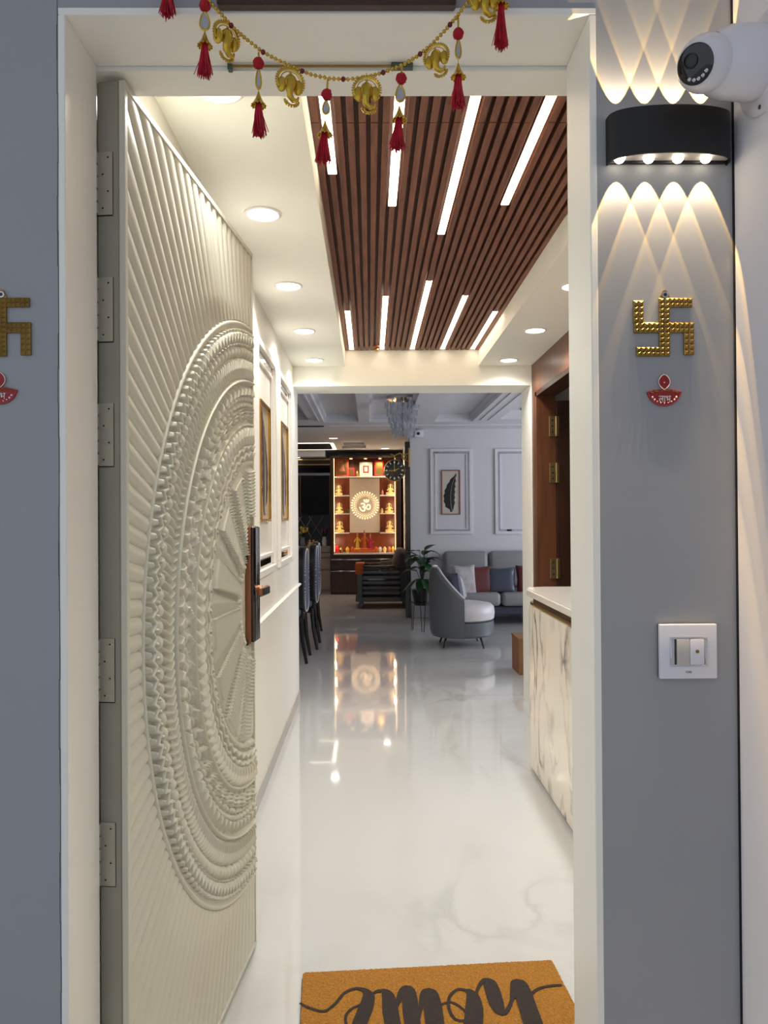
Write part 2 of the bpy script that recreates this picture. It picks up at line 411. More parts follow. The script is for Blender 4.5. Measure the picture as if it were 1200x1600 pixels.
# walnut doorway
DZ = 2.15
d2 = thing('door_2', (XR + .14, 4.93, 0), 'dark walnut side room door standing open behind the counter', 'door', kind='structure')
MB().box(XR + 0.135, XR + 0.99, 4.90, 4.938, 0.01, DZ - .06, 0.002).build('leaf', 'dark_wood', d2)
for k, (a, b) in enumerate(((650, 681), (723, 754), (873, 904))):
    za, zb = U(861, a, 4.88).z, U(861, b, 4.88).z
    h = MB().box(XR + 0.085, XR + 0.128, 4.888, 4.902, zb, za, 0.001).box(XR + 0.132, XR + 0.150, 4.890, 4.901, zb, za, 0.001)
    h.cyl((XR + .13, 4.884, zb), (XR + .13, 4.884, za), 0.006)
    hh = h.build('hinge', 'steel', d2)
    s = MB()
    for j in range(3):
        s.cyl((XR + .105, 4.889, zb + (za - zb) * (0.2 + .3 * j)), (XR + .105, 4.886, zb + (za - zb) * (0.2 + .3 * j)), 0.005)
    s.build('screws', 'gap', hh)['kind'] = 'stuff'
struct('trim_9', MB().box(XR + .001, XR + .13, 4.902, 4.94, 0, DZ), 'wood', 'walnut jamb of the side room doorway', 'door jamb')
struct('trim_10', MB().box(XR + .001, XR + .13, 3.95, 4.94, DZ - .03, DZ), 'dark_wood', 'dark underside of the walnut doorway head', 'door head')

# ---------------------------------------------------------------- living room shell
struct('wall_living_near', MB().box(-4.2, XL - .12, YE2 - .14, YE2, 0, 2.75).box(1.24, 5.2, YE2 - .34, YE2, 0, 2.75), 'living', 'living room wall behind the hall', 'wall')
struct('wall_sofa', MB().box(0.53, 5.2, 9.67, 9.80, 0, 2.75), 'living', 'pale grey wall behind the sofa with panel mouldings', 'wall')
struct('wall_shrine_side', MB().box(0.575, 0.7, 9.8, 13.4, 0, 2.75), 'hall_wall', 'pale side wall beside the shrine', 'wall')
struct('wall_far', MB().box(-4.2, 0.7, 13.3, 13.4, 0, 2.75), 'living', 'far wall behind the shrine', 'wall')
struct('wall_dining', MB().box(-4.2, -4.1, YE2, 13.3, 0, 2.75), 'living', 'dining side wall', 'wall')
struct('trim_11', MB().box(0.462, 0.529, 9.6, 9.72, 0, 2.30, 0.003), 'black_wood', 'dark wooden post at the end of the sofa wall', 'post')
wd = MB().box(5.0, 5.2, YE2, 6.5, 0, 2.75).box(5.0, 5.2, 8.5, 9.67, 0, 2.75).box(5.0, 5.2, 6.5, 8.5, 2.3, 2.75).box(5.0, 5.2, 6.5, 8.5, 0, 0.3)
struct('wall_window', wd, 'living', 'living room wall with the window', 'wall')
wn = MB()
for y in (6.5, 7.47, 8.45): wn.box(5.05, 5.1, y, y + .05, 0.3, 2.3)
for z in (0.3, 2.25): wn.box(5.05, 5.1, 6.5, 8.5, z, z + .05)
struct('window_1', wn, 'white_trim', 'white framed living room window', 'window')

# living ceiling with coffers
lc = MB()
def slab_with_holes(x0, x1, y0, y1, z0, z1, holes):
    xs = sorted({x0, x1, *[h[0] for h in holes], *[h[1] for h in holes]}); ys = sorted({y0, y1, *[h[2] for h in holes], *[h[3] for h in holes]})
    for i in range(len(xs) - 1):
        for j in range(len(ys) - 1):
            cx, cy = (xs[i] + xs[i + 1]) / 2, (ys[j] + ys[j + 1]) / 2
            if any(h[0] < cx < h[1] and h[2] < cy < h[3] for h in holes): continue
            lc.box(xs[i], xs[i + 1], ys[j], ys[j + 1], z0, z1)
holes = [(-0.55, -0.13, 6.0, 8.93), (0.0, 0.47, 6.0, 8.93), (0.79, 1.25, 6.0, 8.93), (-2.6, -0.72, 6.0, 8.7), (1.55, 3.6, 6.0, 8.7), (-0.46, -0.06, 11.1, 12.3), (-1.9, -0.62, 11.35, 12.45)]
slab_with_holes(-4.2, 5.2, YE2, 13.3, ZL, ZL + .045, holes)
slab_with_holes(-4.2, 5.2, YE2, 13.3, ZL + .045, ZL + .09, [(h[0] + .03, h[1] - .03, h[2], h[3] - .05) for h in holes])
struct('ceiling_living', lc, 'living_c', 'white coffered living room ceiling with stepped trays', 'ceiling')
struct('ceiling_living_upper', MB().box(-4.2, 5.2, YE2, 13.3, ZL + .09, ZL + .14), 'living_c', 'recessed tray tops of the living room ceiling', 'ceiling')
dk = MB().box(-2.3, -0.9, 6.2, 8.5, ZL + .075, ZL + .0895).box(1.75, 3.3, 6.2, 8.5, ZL + .075, ZL + .0895)
struct('trim_12', dk, 'gap', 'dark panels inside the outer ceiling trays', 'ceiling panel')
mo = MB()
for x in (-0.62, 1.32, 1.42): mo.box(x, x + .02, 6.0, 8.8, ZL - .008, ZL + .002)
mo.box(-4, 5, 9.2, 9.24, ZL - .012, ZL + .002)
struct('trim_13', mo, 'living_c', 'slim mouldings along the ceiling beams', 'moulding')
# LED rectangle
t = thing('led_ceiling_frame', (-1.2, 11.4, ZL), 'glowing rectangular light outline round a dark ceiling panel', 'ceiling light')
y0, y1, x0, x1 = 11.4, 12.5, -1.9, -0.56
for (a, b, c_, d_) in ((x0, x1, y0, y0 + .03), (x0, x1, y1 - .03, y1), (x1 - .05, x1, y0 + .05, y1 - .05), (x0, x0 + .05, y0 + .05, y1 - .05)):
    MB().box(a, b, c_, d_, ZL - .005, ZL + .003).build('light_strip', 'led_white', t)
MB().box(x0 + .031, x1 - .08, y0 + .16, y1 - .08, ZL - .008, ZL + .03).build('dark_panel', 'gap', t)
q = FL(520.8, 684.6, ZL); downlight(q.x, q.y, ZL, 'small white downlight just in front of the glowing ceiling rectangle', 'living room downlights', r=.06, power=16, color=(1, .8, .66))
q = FL(602, 700.5, ZL); downlight(q.x, q.y, ZL, 'small white downlight in front of the shrine top', 'living room downlights', r=.06, power=16, color=(1, .8, .66))
struct('ceiling_bulkhead', MB().box(-4.1, -0.76, 12.62, 13.3, 2.36, ZL), 'living_c', 'lower ceiling box over the dark display cabinet', 'ceiling')
q = FL(463, 714, 2.36); downlight(q.x, 12.75, 2.36, 'white downlight over the dark display cabinet', 'living room downlights', r=.06, power=3, color=(1, .8, .66))

# ================================================================ carved door
DU = Vector((0.1032, 0.99466, 0)); DN = Vector((0.99466, -0.1032, 0)); DO = Vector((-0.4635, 1.3725, 0))
DM = Matrix(((DU.x, 0, DN.x, DO.x), (DU.y, 0, DN.y, DO.y), (0, 1, 0, 0), (0, 0, 0, 1)))     # local (u, z, n)
WD, HD = 0.912, 2.138
d1 = thing('door_1', DO, 'cream main door with carved half mandala medallion, standing open', 'door', kind='structure', m=Matrix.Translation(DO))
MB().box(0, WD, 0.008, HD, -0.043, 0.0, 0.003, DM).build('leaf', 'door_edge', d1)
bd = MB()
bd.box(0, 0.012, 0.008, HD, 0, .012, 0.001, DM).box(WD - .008, WD, 0.008, HD, 0, .012, .001, DM).box(.012, WD - .008, HD - .014, HD, 0, .012, .001, DM).box(.012, WD - .008, .008, .02, 0, .012, .001, DM)
bd.build('border', 'door', d1)
CU, CZ, RM = WD + 0.0, 1.062, 0.842
def np_mesh(name, V, Fq, material, parent):
    me = bpy.data.meshes.new(name)
    W = np.array(DM); Wl = np.array(WM[parent.name].inverted() @ DM)
    P = V @ Wl[:3, :3].T + Wl[:3, 3]
    me.vertices.add(len(P)); me.vertices.foreach_set('co', P.astype(np.float32).ravel())
    me.loops.add(len(Fq) * 4); me.loops.foreach_set('vertex_index', Fq.astype(np.int32).ravel())
    me.polygons.add(len(Fq)); me.polygons.foreach_set('loop_start', np.arange(0, len(Fq) * 4, 4, dtype=np.int32))
    try: me.polygons.foreach_set('loop_total', np.full(len(Fq), 4, dtype=np.int32))
    except Exception: pass
    me.update(calc_edges=True); me.validate()
    me.materials.append(M[material])
    o = bpy.data.objects.new(name, me); col.objects.link(o); o.parent = parent; WM[o.name] = WM[parent.name].copy()
    return o
def quads(nr, na):
    i = np.arange(nr - 1)[:, None]; j = np.arange(na - 1)[None, :]
    a = i * na + j
    return np.stack([a, a + na, a + na + 1, a + 1], -1).reshape(-1, 4)
# --- fluted field: rounded radial flutes
u0, u1, z0_, z1_ = 0.012, WD - .008, .02, HD - .014
NF, SUBD = 80, 12
th = list(np.linspace(PI / 2, 3 * PI / 2, NF * SUBD + 1))
for cu, cz in ((u0, z1_), (u0, z0_)):
    th.append(math.atan2(cz - CZ, cu - CU) % (2 * PI))
th = np.unique(np.array(th)); th = th[(th > PI / 2 + .009) & (th < 3 * PI / 2 - .009)]
ph = (th - PI / 2) / PI * NF; fr = ph - np.floor(ph)
hf = 0.0035 + 0.0075 * np.abs(np.sin(PI * fr)) ** 0.6 * (0.82 + 0.18 * fr)
c_, s_ = np.cos(th), np.sin(th)
with np.errstate(divide='ignore'):
    rr = np.minimum((u0 - CU) / np.minimum(c_, -1e-6), np.where(s_ > 0, (z1_ - CZ) / np.maximum(s_, 1e-6), (z0_ - CZ) / np.minimum(s_, -1e-6)))
rows = []
for k, (fa, hm) in enumerate(((0, 0.55), (0.012, 1.0), (0.25, 1), (0.5, 1), (0.75, 1), (1.0, 1.0), (1.0, 0.0))):
    R = RM - .002 + (rr - RM + .002) * fa; h = hf * hm if hm else np.full_like(hf, 0.0005)
    rows.append(np.stack([np.minimum(CU + R * c_, u1), CZ + R * s_, h], -1))
V = np.concatenate(rows); fl = np_mesh('fluted_panel', V, quads(7, len(th)), 'door', d1)
fl.data.polygons.foreach_set('use_smooth', [True] * len(fl.data.polygons))
fl.data.set_sharp_from_angle(angle=math.radians(50))
# --- medallion
NA, NR = 1320, 400
r = np.linspace(0.0, RM, NR)[:, None]; t_ = np.linspace(PI / 2, 3 * PI / 2, NA)[None, :]
r = np.broadcast_to(r, (NR, NA)); t_ = np.broadcast_to(t_, (NR, NA))
ang = (t_ - PI / 2) / (2 * PI)
def tri(x): return 2 * np.abs(x - np.floor(x + .5))
def sst(x): x = np.clip(x, 0, 1); return x * x * (3 - 2 * x)
H = np.full((NR, NA), 0.006)
def ring(a, b, fn):
    m = (r >= a) & (r < b); v = (r - a) / (b - a); H[m] = fn(v, a, b)[m]
def zig(N, amp, k, h0, h1): return lambda v, a, b: h0 + (h1 - h0) * sst(.5 + .95 * np.cos(2 * PI * (v * k + amp * tri(ang * N))))
def beads(N, rows_, h0, h1):
    def f(v, a, b):
        best = np.zeros_like(v); rm = (a + b) / 2
        for j in range(rows_):
            vc = (j + .5) / rows_; x = ang * N + .5 * (j % 2); dx = (x - np.round(x)) * 2; dy = (v - vc) * 2 * rows_
            best = np.maximum(best, np.sqrt(np.clip(1 - dx * dx - dy * dy, 0, 1)))
        return h0 + (h1 - h0) * best
    return f
def braid(N, c_, h0, h1, p=1.0): return lambda v, a, b: h0 + (h1 - h0) * (.5 + .5 * np.cos(2 * PI * (ang * N + np.abs(v - .5) * c_))) ** p * np.sqrt(np.clip(1 - (2 * v - 1) ** 6, 0, 1))
def tris(N, h0, h1, inv=False):
    def f(v, a, b):
        vv = 1 - v if inv else v
        return h0 + (h1 - h0) * np.clip((tri(ang * N) - vv) * 2.5, 0, 1)
    return f
rim = lambda h0, h1: (lambda v, a, b: h0 + (h1 - h0) * np.sin(PI * np.clip(v, 0, 1)))
ring(.826, RM + .0001, rim(.007, .0125))
ring(.818, .828, lambda v, a, b: .005 + 0 * v)
ring(.772, .818, zig(172, .62, 1.5, .001, .018))
ring(.737, .772, beads(144, 1, .001, .017))
ring(.676, .737, braid(230, 1.5, .001, .017))
ring(.662, .676, rim(.004, .019))
ring(.628, .662, tris(100, .001, .019))
ring(.590, .628, beads(110, 2, .001, .015))
ring(.548, .590, lambda v, a, b: .001 + .019 * np.clip((tri(ang * 60) - (1 - v)) * 4, 0, 1) * (.72 + .28 * np.cos(2 * PI * v * 4)))
ring(.535, .548, rim(.003, .016))
ring(.481, .535, braid(108, .8, .008, .021, .5))
ring(.437, .481, zig(54, .5, 2.0, .002, .019))
ring(.417, .437, beads(132, 1, .003, .015))
NW = 32
def wedges(v, a, b):
    x = ang * NW; k = np.floor(x); s = (x - k - .5) * 2
    herr = .5 + .5 * np.cos(2 * PI * (r / .0115 + np.abs(s) * 1.4 * r / .3))
    ribs = .5 + .5 * np.cos(2 * PI * (r / .0105))
    base = np.where((k % 2) == 0, .012 + .006 * ribs, .002 + .010 * herr)
    step = np.where((k % 2) == 0, 1.0, .7)
    edge = np.exp(-((1 - np.abs(s)) * r / .004) ** 2)
    end = sst((1 - v) * 14) * sst(v * 12)
    return .002 + base * step * end * (1 - .0 * edge) + .008 * edge * end
ring(.160, .417, wedges)
ring(.140, .160, beads(60, 1, .004, .014))
ring(.0, .140, lambda v, a, b: .004 + 0 * v)
H = H * 1.0
H[-1, :] = 0.0; H[-2, :] = .009
_u = CU + r * np.cos(t_); _z = CZ + r * np.sin(t_)
H = np.where((_u > WD - .098) & (np.abs(_z - 1.117) < .205), .003, H)
H = np.where(_u > WD - .007, np.minimum(H, .009), H)
V = np.stack([CU + r * np.cos(t_), CZ + r * np.sin(t_), H], -1).reshape(-1, 3)
V[:, 0] = np.minimum(V[:, 0], u1 + .0078)
md = np_mesh('carved_medallion', V, quads(NR, NA), 'door', d1)
tag(md, 'half mandala carved in rings of zigzags, beads and rayed wedges')
md.data.polygons.foreach_set('use_smooth', [True] * len(md.data.polygons))
# hinges on the door's edge face (normal -u)
for (ya, yb) in ((237, 335), (433, 533), (630, 728), (998, 1097), (1286, 1385)):
    za, zb = U(170, ya, 1.372).z, U(170, yb, 1.372).z
    h = MB().box(-.0022, 0.0005, zb, za, -.041, -.012, 0, DM)
    n = 5
    for k in range(n):
        s = zb + (za - zb) * k / n; h.cyl(DM @ Vector((-.005, s + .002, -.0435)), DM @ Vector((-.005, s + (za - zb) / n - .002, -.0435)), .005, n=10)
    hh = h.build('hinge', 'hinge', d1)
    for k in range(4):
        p = DM @ Vector((-.0022, zb + (za - zb) * (.1 + .27 * k), -.030 + .010 * (k % 2)))
        q = p - DU * .0012
        MB().cyl(p, q, .0042, .0034, n=12).build('screw', 'hinge', hh)
        MB().cyl(q, q - DU * .0003, .0017, n=8).build('screw_slot', 'gap', hh)
    g = MB().box(-.0008, .0, zb - .0022, zb - .0005, -.041, -.0115, 0, DM).box(-.0008, 0, zb, za, -.0125, -.0112, 0, DM)
    g.build('hinge_recess', 'gap', hh)
# smart lock: long case near the free edge
lz0, lz1 = U(382, 1006, 2.2).z, U(382, 822, 2.2).z
lock_u0, lock_u1 = WD - .076, WD - .002
lk = MB().box(lock_u0, lock_u1, lz0, lz1, 0.003, .021, .005, DM, 3).build('lock_case', 'bronze', d1, True)
tag(lk, 'rose bronze smart lock case')
MB().box(lock_u0 + .002, lock_u1 + .001, lz0 + .002, lz1 - .002, .0195, .030, .005, DM, 3).build('lock_face', 'gloss_black', lk, True)
MB().box(lock_u0 - .006, lock_u0 + .05, lz0 - .005, lz0 + .010, .003, .012, .001, DM).box(lock_u0 - .007, lock_u0 + .05, lz1 - .11, lz1 - .03, .003, .012, .001, DM).build('mounting_plate', 'black', lk)
hz = U(405, 925, 2.2).z
hm = MB(); hc = DM @ Vector((WD - .050, hz + .006, .028))
hm.cyl(hc, hc + DN * .020, .013, .011, n=20)
hm.box(WD - .066, WD - .034, hz - .010, hz + .014, .036, .048, .004, DM, 2)
hm.build('handle_neck', 'bronze', lk, True)
MB().box(WD - .080, WD + .016, hz - .015, hz + .013, .042, .056, .006, DM, 3).build('handle', 'bronze', lk, True)
MB().box(WD - .072, WD + .012, hz - .012, hz + .010, .0555, .0575, .0009, DM).build('handle_inlay', 'black', lk)

# ================================================================ hall objects
# chair rail
struct('trim_14', MB().box(XL, XL + .012, YB + .12, YE2 + .004, .824, .846, .003).box(XL, XL + .020, YB + .12, YE2 + .008, .832, .842, .003), 'white_trim', 'white chair rail along the cream wall', 'chair rail')
def feather_poly(h, wd, n=14):
    """outline of a curved feather, local x across, y up, from quill to tip"""
    L, R, C = [], [], []
    for i in range(n + 1):
        t = i / n; y = -h / 2 + h * t
        cx = wd * (-.02 + .45 * (t - .35) ** 2 * 2)
        ww = wd * .36 * math.sin(PI * min(1, (t + .03) ** .8)) ** .6 * (1 if t > .1 else .55)
        j = .03 * wd * (1 if i % 2 else -1)
        L.append((cx - ww * 1.25 + j, y - h * .02)); R.append((cx + ww * .75 + j, y + h * .01)); C.append((cx, y))
    return L, R, C
def feather_art(root, T, wd, h, fr, fr_mat, paper, feather):
    """framed feather picture; T maps local x across, y up, z out of the wall"""
    f = MB()
    f.box(-wd / 2, wd / 2, -h / 2, -h / 2 + fr, 0, .018, .002, T).box(-wd / 2, wd / 2, h / 2 - fr, h / 2, 0, .018, .002, T)
    f.box(-wd / 2, -wd / 2 + fr, -h / 2 + fr, h / 2 - fr, 0, .018, .002, T).box(wd / 2 - fr, wd / 2, -h / 2 + fr, h / 2 - fr, 0, .018, .002, T)
    f.build('frame', fr_mat, root)
    MB().box(-wd / 2 + fr, wd / 2 - fr, -h / 2 + fr, h / 2 - fr, 0, .006, 0, T).build('backing', paper, root)
    L, R, C = feather_poly(h * .86, wd * .8)
    b = MB(); rows = []
    for l, c_, r_ in zip(L, C, R):
        rows.append([T @ Vector((l[0], l[1], .0065)), T @ Vector(((l[0] + c_[0]) / 2, (l[1] + c_[1]) / 2, .011)), T @ Vector((c_[0], c_[1], .009)), T @ Vector(((r_[0] + c_[0]) / 2, (r_[1] + c_[1]) / 2, .011)), T @ Vector((r_[0], r_[1], .0065))])
    b.grid_surface(rows).build('feather', feather, root, True)
    MB().tube([T @ Vector((c_[0], c_[1], .010)) for c_ in C], [.002 * (1.3 - i / len(C)) for i in range(len(C))], 6).build('quill', paper, root)
TW = lambda y, z: Matrix(((0, 0, 1, XL), (-1, 0, 0, y), (0, 1, 0, z), (0, 0, 0, 1)))      # left wall, facing +x
for k, (ya, yb, aa, ab, lb) in enumerate(((3.31, 3.97, 3.43, 3.76, 'nearer to the entrance, beside the smart lock'), (4.11, 4.77, 4.22, 4.57, 'farther down the hall, next to the living room opening'))):
    z0, z1 = 1.04, 2.15
    t = thing('wall_panel_moulding', (XL, (ya + yb) / 2, z0), 'white picture-frame wall moulding ' + lb, 'wall moulding', 'framed mouldings on the cream hall wall')
    def frame(a, b, c_, d_, wdt, th, name, mt, par):
        o = None
        for (p, q, r_, s) in ((a, b, c_, c_ + wdt), (a, b, d_ - wdt, d_), (a, a + wdt, c_ + wdt, d_ - wdt), (b - wdt, b, c_ + wdt, d_ - wdt)):
            MB().box(XL, XL + th, p, q, r_, s, .003).build(name, mt, par)
    frame(ya, yb, z0, z1, .035, .022, 'outer_rail', 'white_trim', t)
    frame(ya + .085, yb - .085, z0 + .085, z1 - .085, .018, .012, 'inner_rail', 'white_trim', t)
    for (c_, d_) in ((z0 + .048, z0 + .078), (z1 - .078, z1 - .048)):
        MB().box(XL, XL + .006, ya + .12, yb - .12, c_, d_).build('mirror_strip', 'mirror', t)
    a = thing('feather_picture', (XL, (aa + ab) / 2, 1.30), 'gold framed dark feather picture ' + lb, 'picture', 'feather pictures on the cream hall wall')
    feather_art(a, TW((aa + ab) / 2, 1.588), ab - aa, .575, .014, 'gold', 'gold_paper', 'feather_brown')

# counter
ct = thing('shoe_counter', (0.97, 2.6, 0), 'white marble clad hall counter with gold strip and rounded corner', 'counter')
CX, CY1 = .828, 3.93
def roundrect(x0, x1, y0, y1, r, n=8):
    p = [(x1, y0), (x1, y1)]
    for i in range(n + 1):
        a = PI / 2 + PI / 2 * i / n; p.append((x0 + r + r * math.cos(a), y1 - r + r * math.sin(a)))
    p.append((x0, y0)); return p
def cbody(ins, z0, z1, r): return MB().prism(roundrect(CX + ins, XR - .002, 1.375, CY1 - ins, r), z0, z1)
cbody(.03, 0.0, .035, .06).build('plinth', 'gap', ct)
cbody(0, .020, .855, .10).build('body', 'marble', ct, 30)
cbody(.006, .857, .872, .095).build('gold_strip', 'gold', ct, 30)
cbody(.022, .872, .902, .08).build('recess', 'dark_wood', ct, 30)
tp = MB(); 
for (ins, z0, z1) in ((-.006, .902, .906), (-.012, .906, .934), (-.008, .934, .940)): tp.prism(roundrect(CX + ins, XR - .002, 1.375, CY1 - ins, .11), z0, z1)
tp.build('worktop', 'stone_top', ct, 30)
bxx = FL(813, 1057).x
t = thing('cardboard_box', (1.35, 6.1, 0), 'brown box standing on the floor behind the marble counter', 'box')
MB().box(bxx, bxx + .42, 6.1, 6.4, 0, .30, .004).build('body', 'terracotta', t)
MB().box(bxx - .004, bxx + .424, 6.096, 6.404, .285, .305, .003).build('lid', 'terracotta', t)

# door mat
A, B = FL(472, 1519, .012), FL(863, 1499, .012)
ux = (B - A).normalized(); uy = Vector((ux.y, -ux.x, 0)); MWD = (B - A).length; MDP = .46
MT = Matrix(((ux.x, uy.x, 0, A.x), (ux.y, uy.y, 0, A.y), (0, 0, 1, 0), (0, 0, 0, 1)))
mt = thing('doormat', A + ux * MWD / 2, 'tan coir doormat with black script lettering inside the entrance', 'doormat')
def rrect(w_, d_, r, n=5, jit=0.0):
    pts = []
    for cx, cy, a0 in ((w_ - r, r, -PI / 2), (w_ - r, d_ - r, 0), (r, d_ - r, PI / 2), (r, r, PI)):
        for i in range(n + 1):
            a = a0 + PI / 2 * i / n; pts.append((cx + r * math.cos(a), cy + r * math.sin(a)))
    return pts
MB().prism(rrect(MWD, MDP, .018), .0005, .003, MT).build('rubber_base', 'black', mt)
# coir pile: fine bumpy slab
bm_ = MB(); nx, ny = 260, 160; rows = []
for j in range(ny + 1):
    row = []
    for i in range(nx + 1):
        x, y = MWD * i / nx, MDP * j / ny
        e = i in (0, nx) or j in (0, ny)
        R_ = .018; qx = min(max(x, R_), MWD - R_); qy = min(max(y, R_), MDP - R_); dd_ = math.hypot(x - qx, y - qy)
        if dd_ > R_: x, y = qx + (x - qx) * R_ / dd_, qy + (y - qy) * R_ / dd_
        jx = random.uniform(-.0009, .0009)
        row.append(MT @ Vector((min(max(x, .002), MWD - .002) + jx, min(max(y, .002), MDP - .002) + random.uniform(-.0009, .0009), .003 if e else .0125 + random.uniform(-.0009, .0009))))
    rows.append(row)
bm_.grid_surface(rows).build('coir_pile', 'coir', mt)
RIB = [0]
def ribbon(pts, par, name='letter'):
    RIB[0] += 1
    """pts: (zoomed px, zoomed py, width px) in the mat crop (2.4x, origin 440,1400)"""
    P = [(FL(440 + a / 2.4, 1400 + b / 2.4, .0135), wd / 2.4) for a, b, wd in pts]
    C = []; n = len(P)
    for i in range(n - 1):
        p0, p1, p2, p3 = P[max(i - 1, 0)], P[i], P[i + 1], P[min(i + 2, n - 1)]
        for k in range(8):
            t = k / 8
            q = .5 * ((2 * p1[0]) + (-p0[0] + p2[0]) * t + (2 * p0[0] - 5 * p1[0] + 4 * p2[0] - p3[0]) * t * t + (-p0[0] + 3 * p1[0] - 3 * p2[0] + p3[0]) * t ** 3)
            C.append((q, p1[1] + (p2[1] - p1[1]) * t))
    C.append(P[-1]); rows = []
    for i, (p, wd) in enumerate(C):
        d = C[min(i + 1, len(C) - 1)][0] - C[max(i - 1, 0)][0]; d.z = 0; d.normalize()
        nrm = Vector((-d.y, d.x, 0)); s = wd / 2 / (430 if wd < 14 / 2.4 else 370)
        p = Vector((p.x, p.y, .0141 + RIB[0] * .00006 + i * .00001)); rows.append([p + nrm * s, p - nrm * s])
    b = MB(); b.grid_surface(rows)
    return b
let = {'e': [[(68, 402, 8), (105, 420, 9), (160, 432, 9), (200, 405, 9), (235, 365, 9), (275, 348, 10), (312, 355, 16), (326, 380, 30), (312, 430, 36), (292, 480, 34), (270, 540, 30), (240, 580, 14), (215, 560, 8)],
             [(305, 404, 7), (262, 424, 8), (240, 455, 8), (250, 500, 8), (285, 520, 8)]],
       'm': [[(322, 400, 8), (345, 365, 9), (375, 356, 14), (398, 372, 30), (408, 430, 38), (420, 500, 38), (432, 570, 34)],
             [(415, 520, 8), (425, 440, 8), (447, 372, 18), (470, 352, 34), (480, 385, 38), (485, 440, 38), (498, 520, 38), (505, 580, 34)],
             [(505, 520, 8), (520, 430, 10), (537, 376, 26), (554, 366, 40), (566, 410, 44), (575, 480, 44), (590, 570, 40)]],
       'o': [[(580, 430, 7), (600, 408, 8), (640, 400, 8), (680, 425, 8), (700, 450, 8)],
             [(705, 360, 12), (665, 350, 9), (632, 375, 9), (627, 420, 9), (650, 462, 9), (690, 470, 9)],
             [(690, 352, 10), (715, 372, 30), (722, 420, 42), (718, 480, 44), (700, 560, 34)]],
       'h': [[(722, 400, 8), (735, 350, 9), (756, 320, 14), (778, 326, 34), (792, 360, 38), (806, 405, 36), (822, 436, 22), (845, 430, 12), (862, 395, 10), (874, 348, 22), (888, 332, 42), (904, 365, 44), (925, 425, 44), (950, 500, 46), (980, 580, 46)],
             [(925, 378, 10), (960, 350, 9), (1005, 338, 9), (1052, 335, 9)]]}
for ch, strokes in let.items():
    for s in strokes: ribbon(s, mt).build('letter', 'coir_black', mt)

# ================================================================ on the front wall
TF = lambda x, z, y=YF: Matrix(((1, 0, 0, x), (0, 0, -1, y), (0, 1, 0, z), (0, 0, 0, 1)))   # local x right, y up, z towards the camera
# swastika plaque
def swastika(cx_px, label):
    k = YF / F_PX
    c0 = U(cx_px, 514, YF); T = TF(c0.x, c0.z)
    t = thing('swastika_plaque', c0, label, 'wall ornament', 'brass swastika plaques beside the entrance', m=T)
    s = .2250 * k                             # crop pixels (4.444x) to metres
    def R(x0, x1, y0, y1): return ((x0 - 475) * s, (x1 - 475) * s, -(y1 - 410 + 3) * s + .003, -(y0 - 410 + 3) * s + .003)
    rects = [R(438, 512, 208, 612), R(512, 670, 208, 272), R(512, 680, 378, 450), R(610, 680, 450, 605), R(278, 438, 548, 612), R(262, 438, 378, 450), R(258, 328, 225, 378)]
    th_ = .0055
    pl = MB()
    for (a, b, c_, d_) in rects: pl.box(a, b, c_, d_, .0008, th_ - .0015, .0, T)
    lx, ly = (480 - 475) * s, -(150 - 407) * s + .003
    w2 = 38 * s
    pl.prism([(lx - w2, ly - 60 * s), (lx + w2, ly - 60 * s), (lx + w2 * .35, ly - 8 * s), (lx, ly), (lx - w2 * .35, ly - 8 * s)], .0008, th_ - .0015, T)
    pl.build('plate', 'brass', t)
    st = MB(); g = 35 * s
    for (a, b, c_, d_) in rects:
        na, nb = max(1, round((b - a) / g)), max(1, round((d_ - c_) / g))
        for i in range(na):
            for j in range(nb):
                x0, x1 = a + (b - a) * i / na, a + (b - a) * (i + 1) / na; y0, y1 = c_ + (d_ - c_) * j / nb, c_ + (d_ - c_) * (j + 1) / nb
                vs = [st.bm.verts.new(T @ Vector(p)) for p in ((x0, y0, th_ - .0015), (x1, y0, th_ - .0015), (x1, y1, th_ - .0015), (x0, y1, th_ - .0015), ((x0 + x1) / 2, (y0 + y1) / 2, th_ + .0018))]
                for q_ in ((0, 1), (1, 2), (2, 3), (3, 0)): st.bm.faces.new((vs[q_[0]], vs[q_[1]], vs[4]))
    o = st.build('pyramid_studs', 'brass', t); o['kind'] = 'stuff'
    MB().lathe([(.0052, 0), (.0052, .0012), (.003, .0014), (.003, 0)], 16, T @ Matrix.Translation((lx, ly - 36 * s, th_ - .0015))).build('eyelet', 'chrome', t)
    MB().lathe([(0, 0), (.0028, 0), (.0028, .0009), (0, .0009)], 12, T @ Matrix.Translation((lx, ly - 36 * s, th_ - .0014))).build('nail', 'ink', t)
swastika(1036.9, 'brass studded swastika plaque under the black wall lamp')
swastika(3.0, 'brass studded swastika plaque on the hinge side, cut by the photo edge')

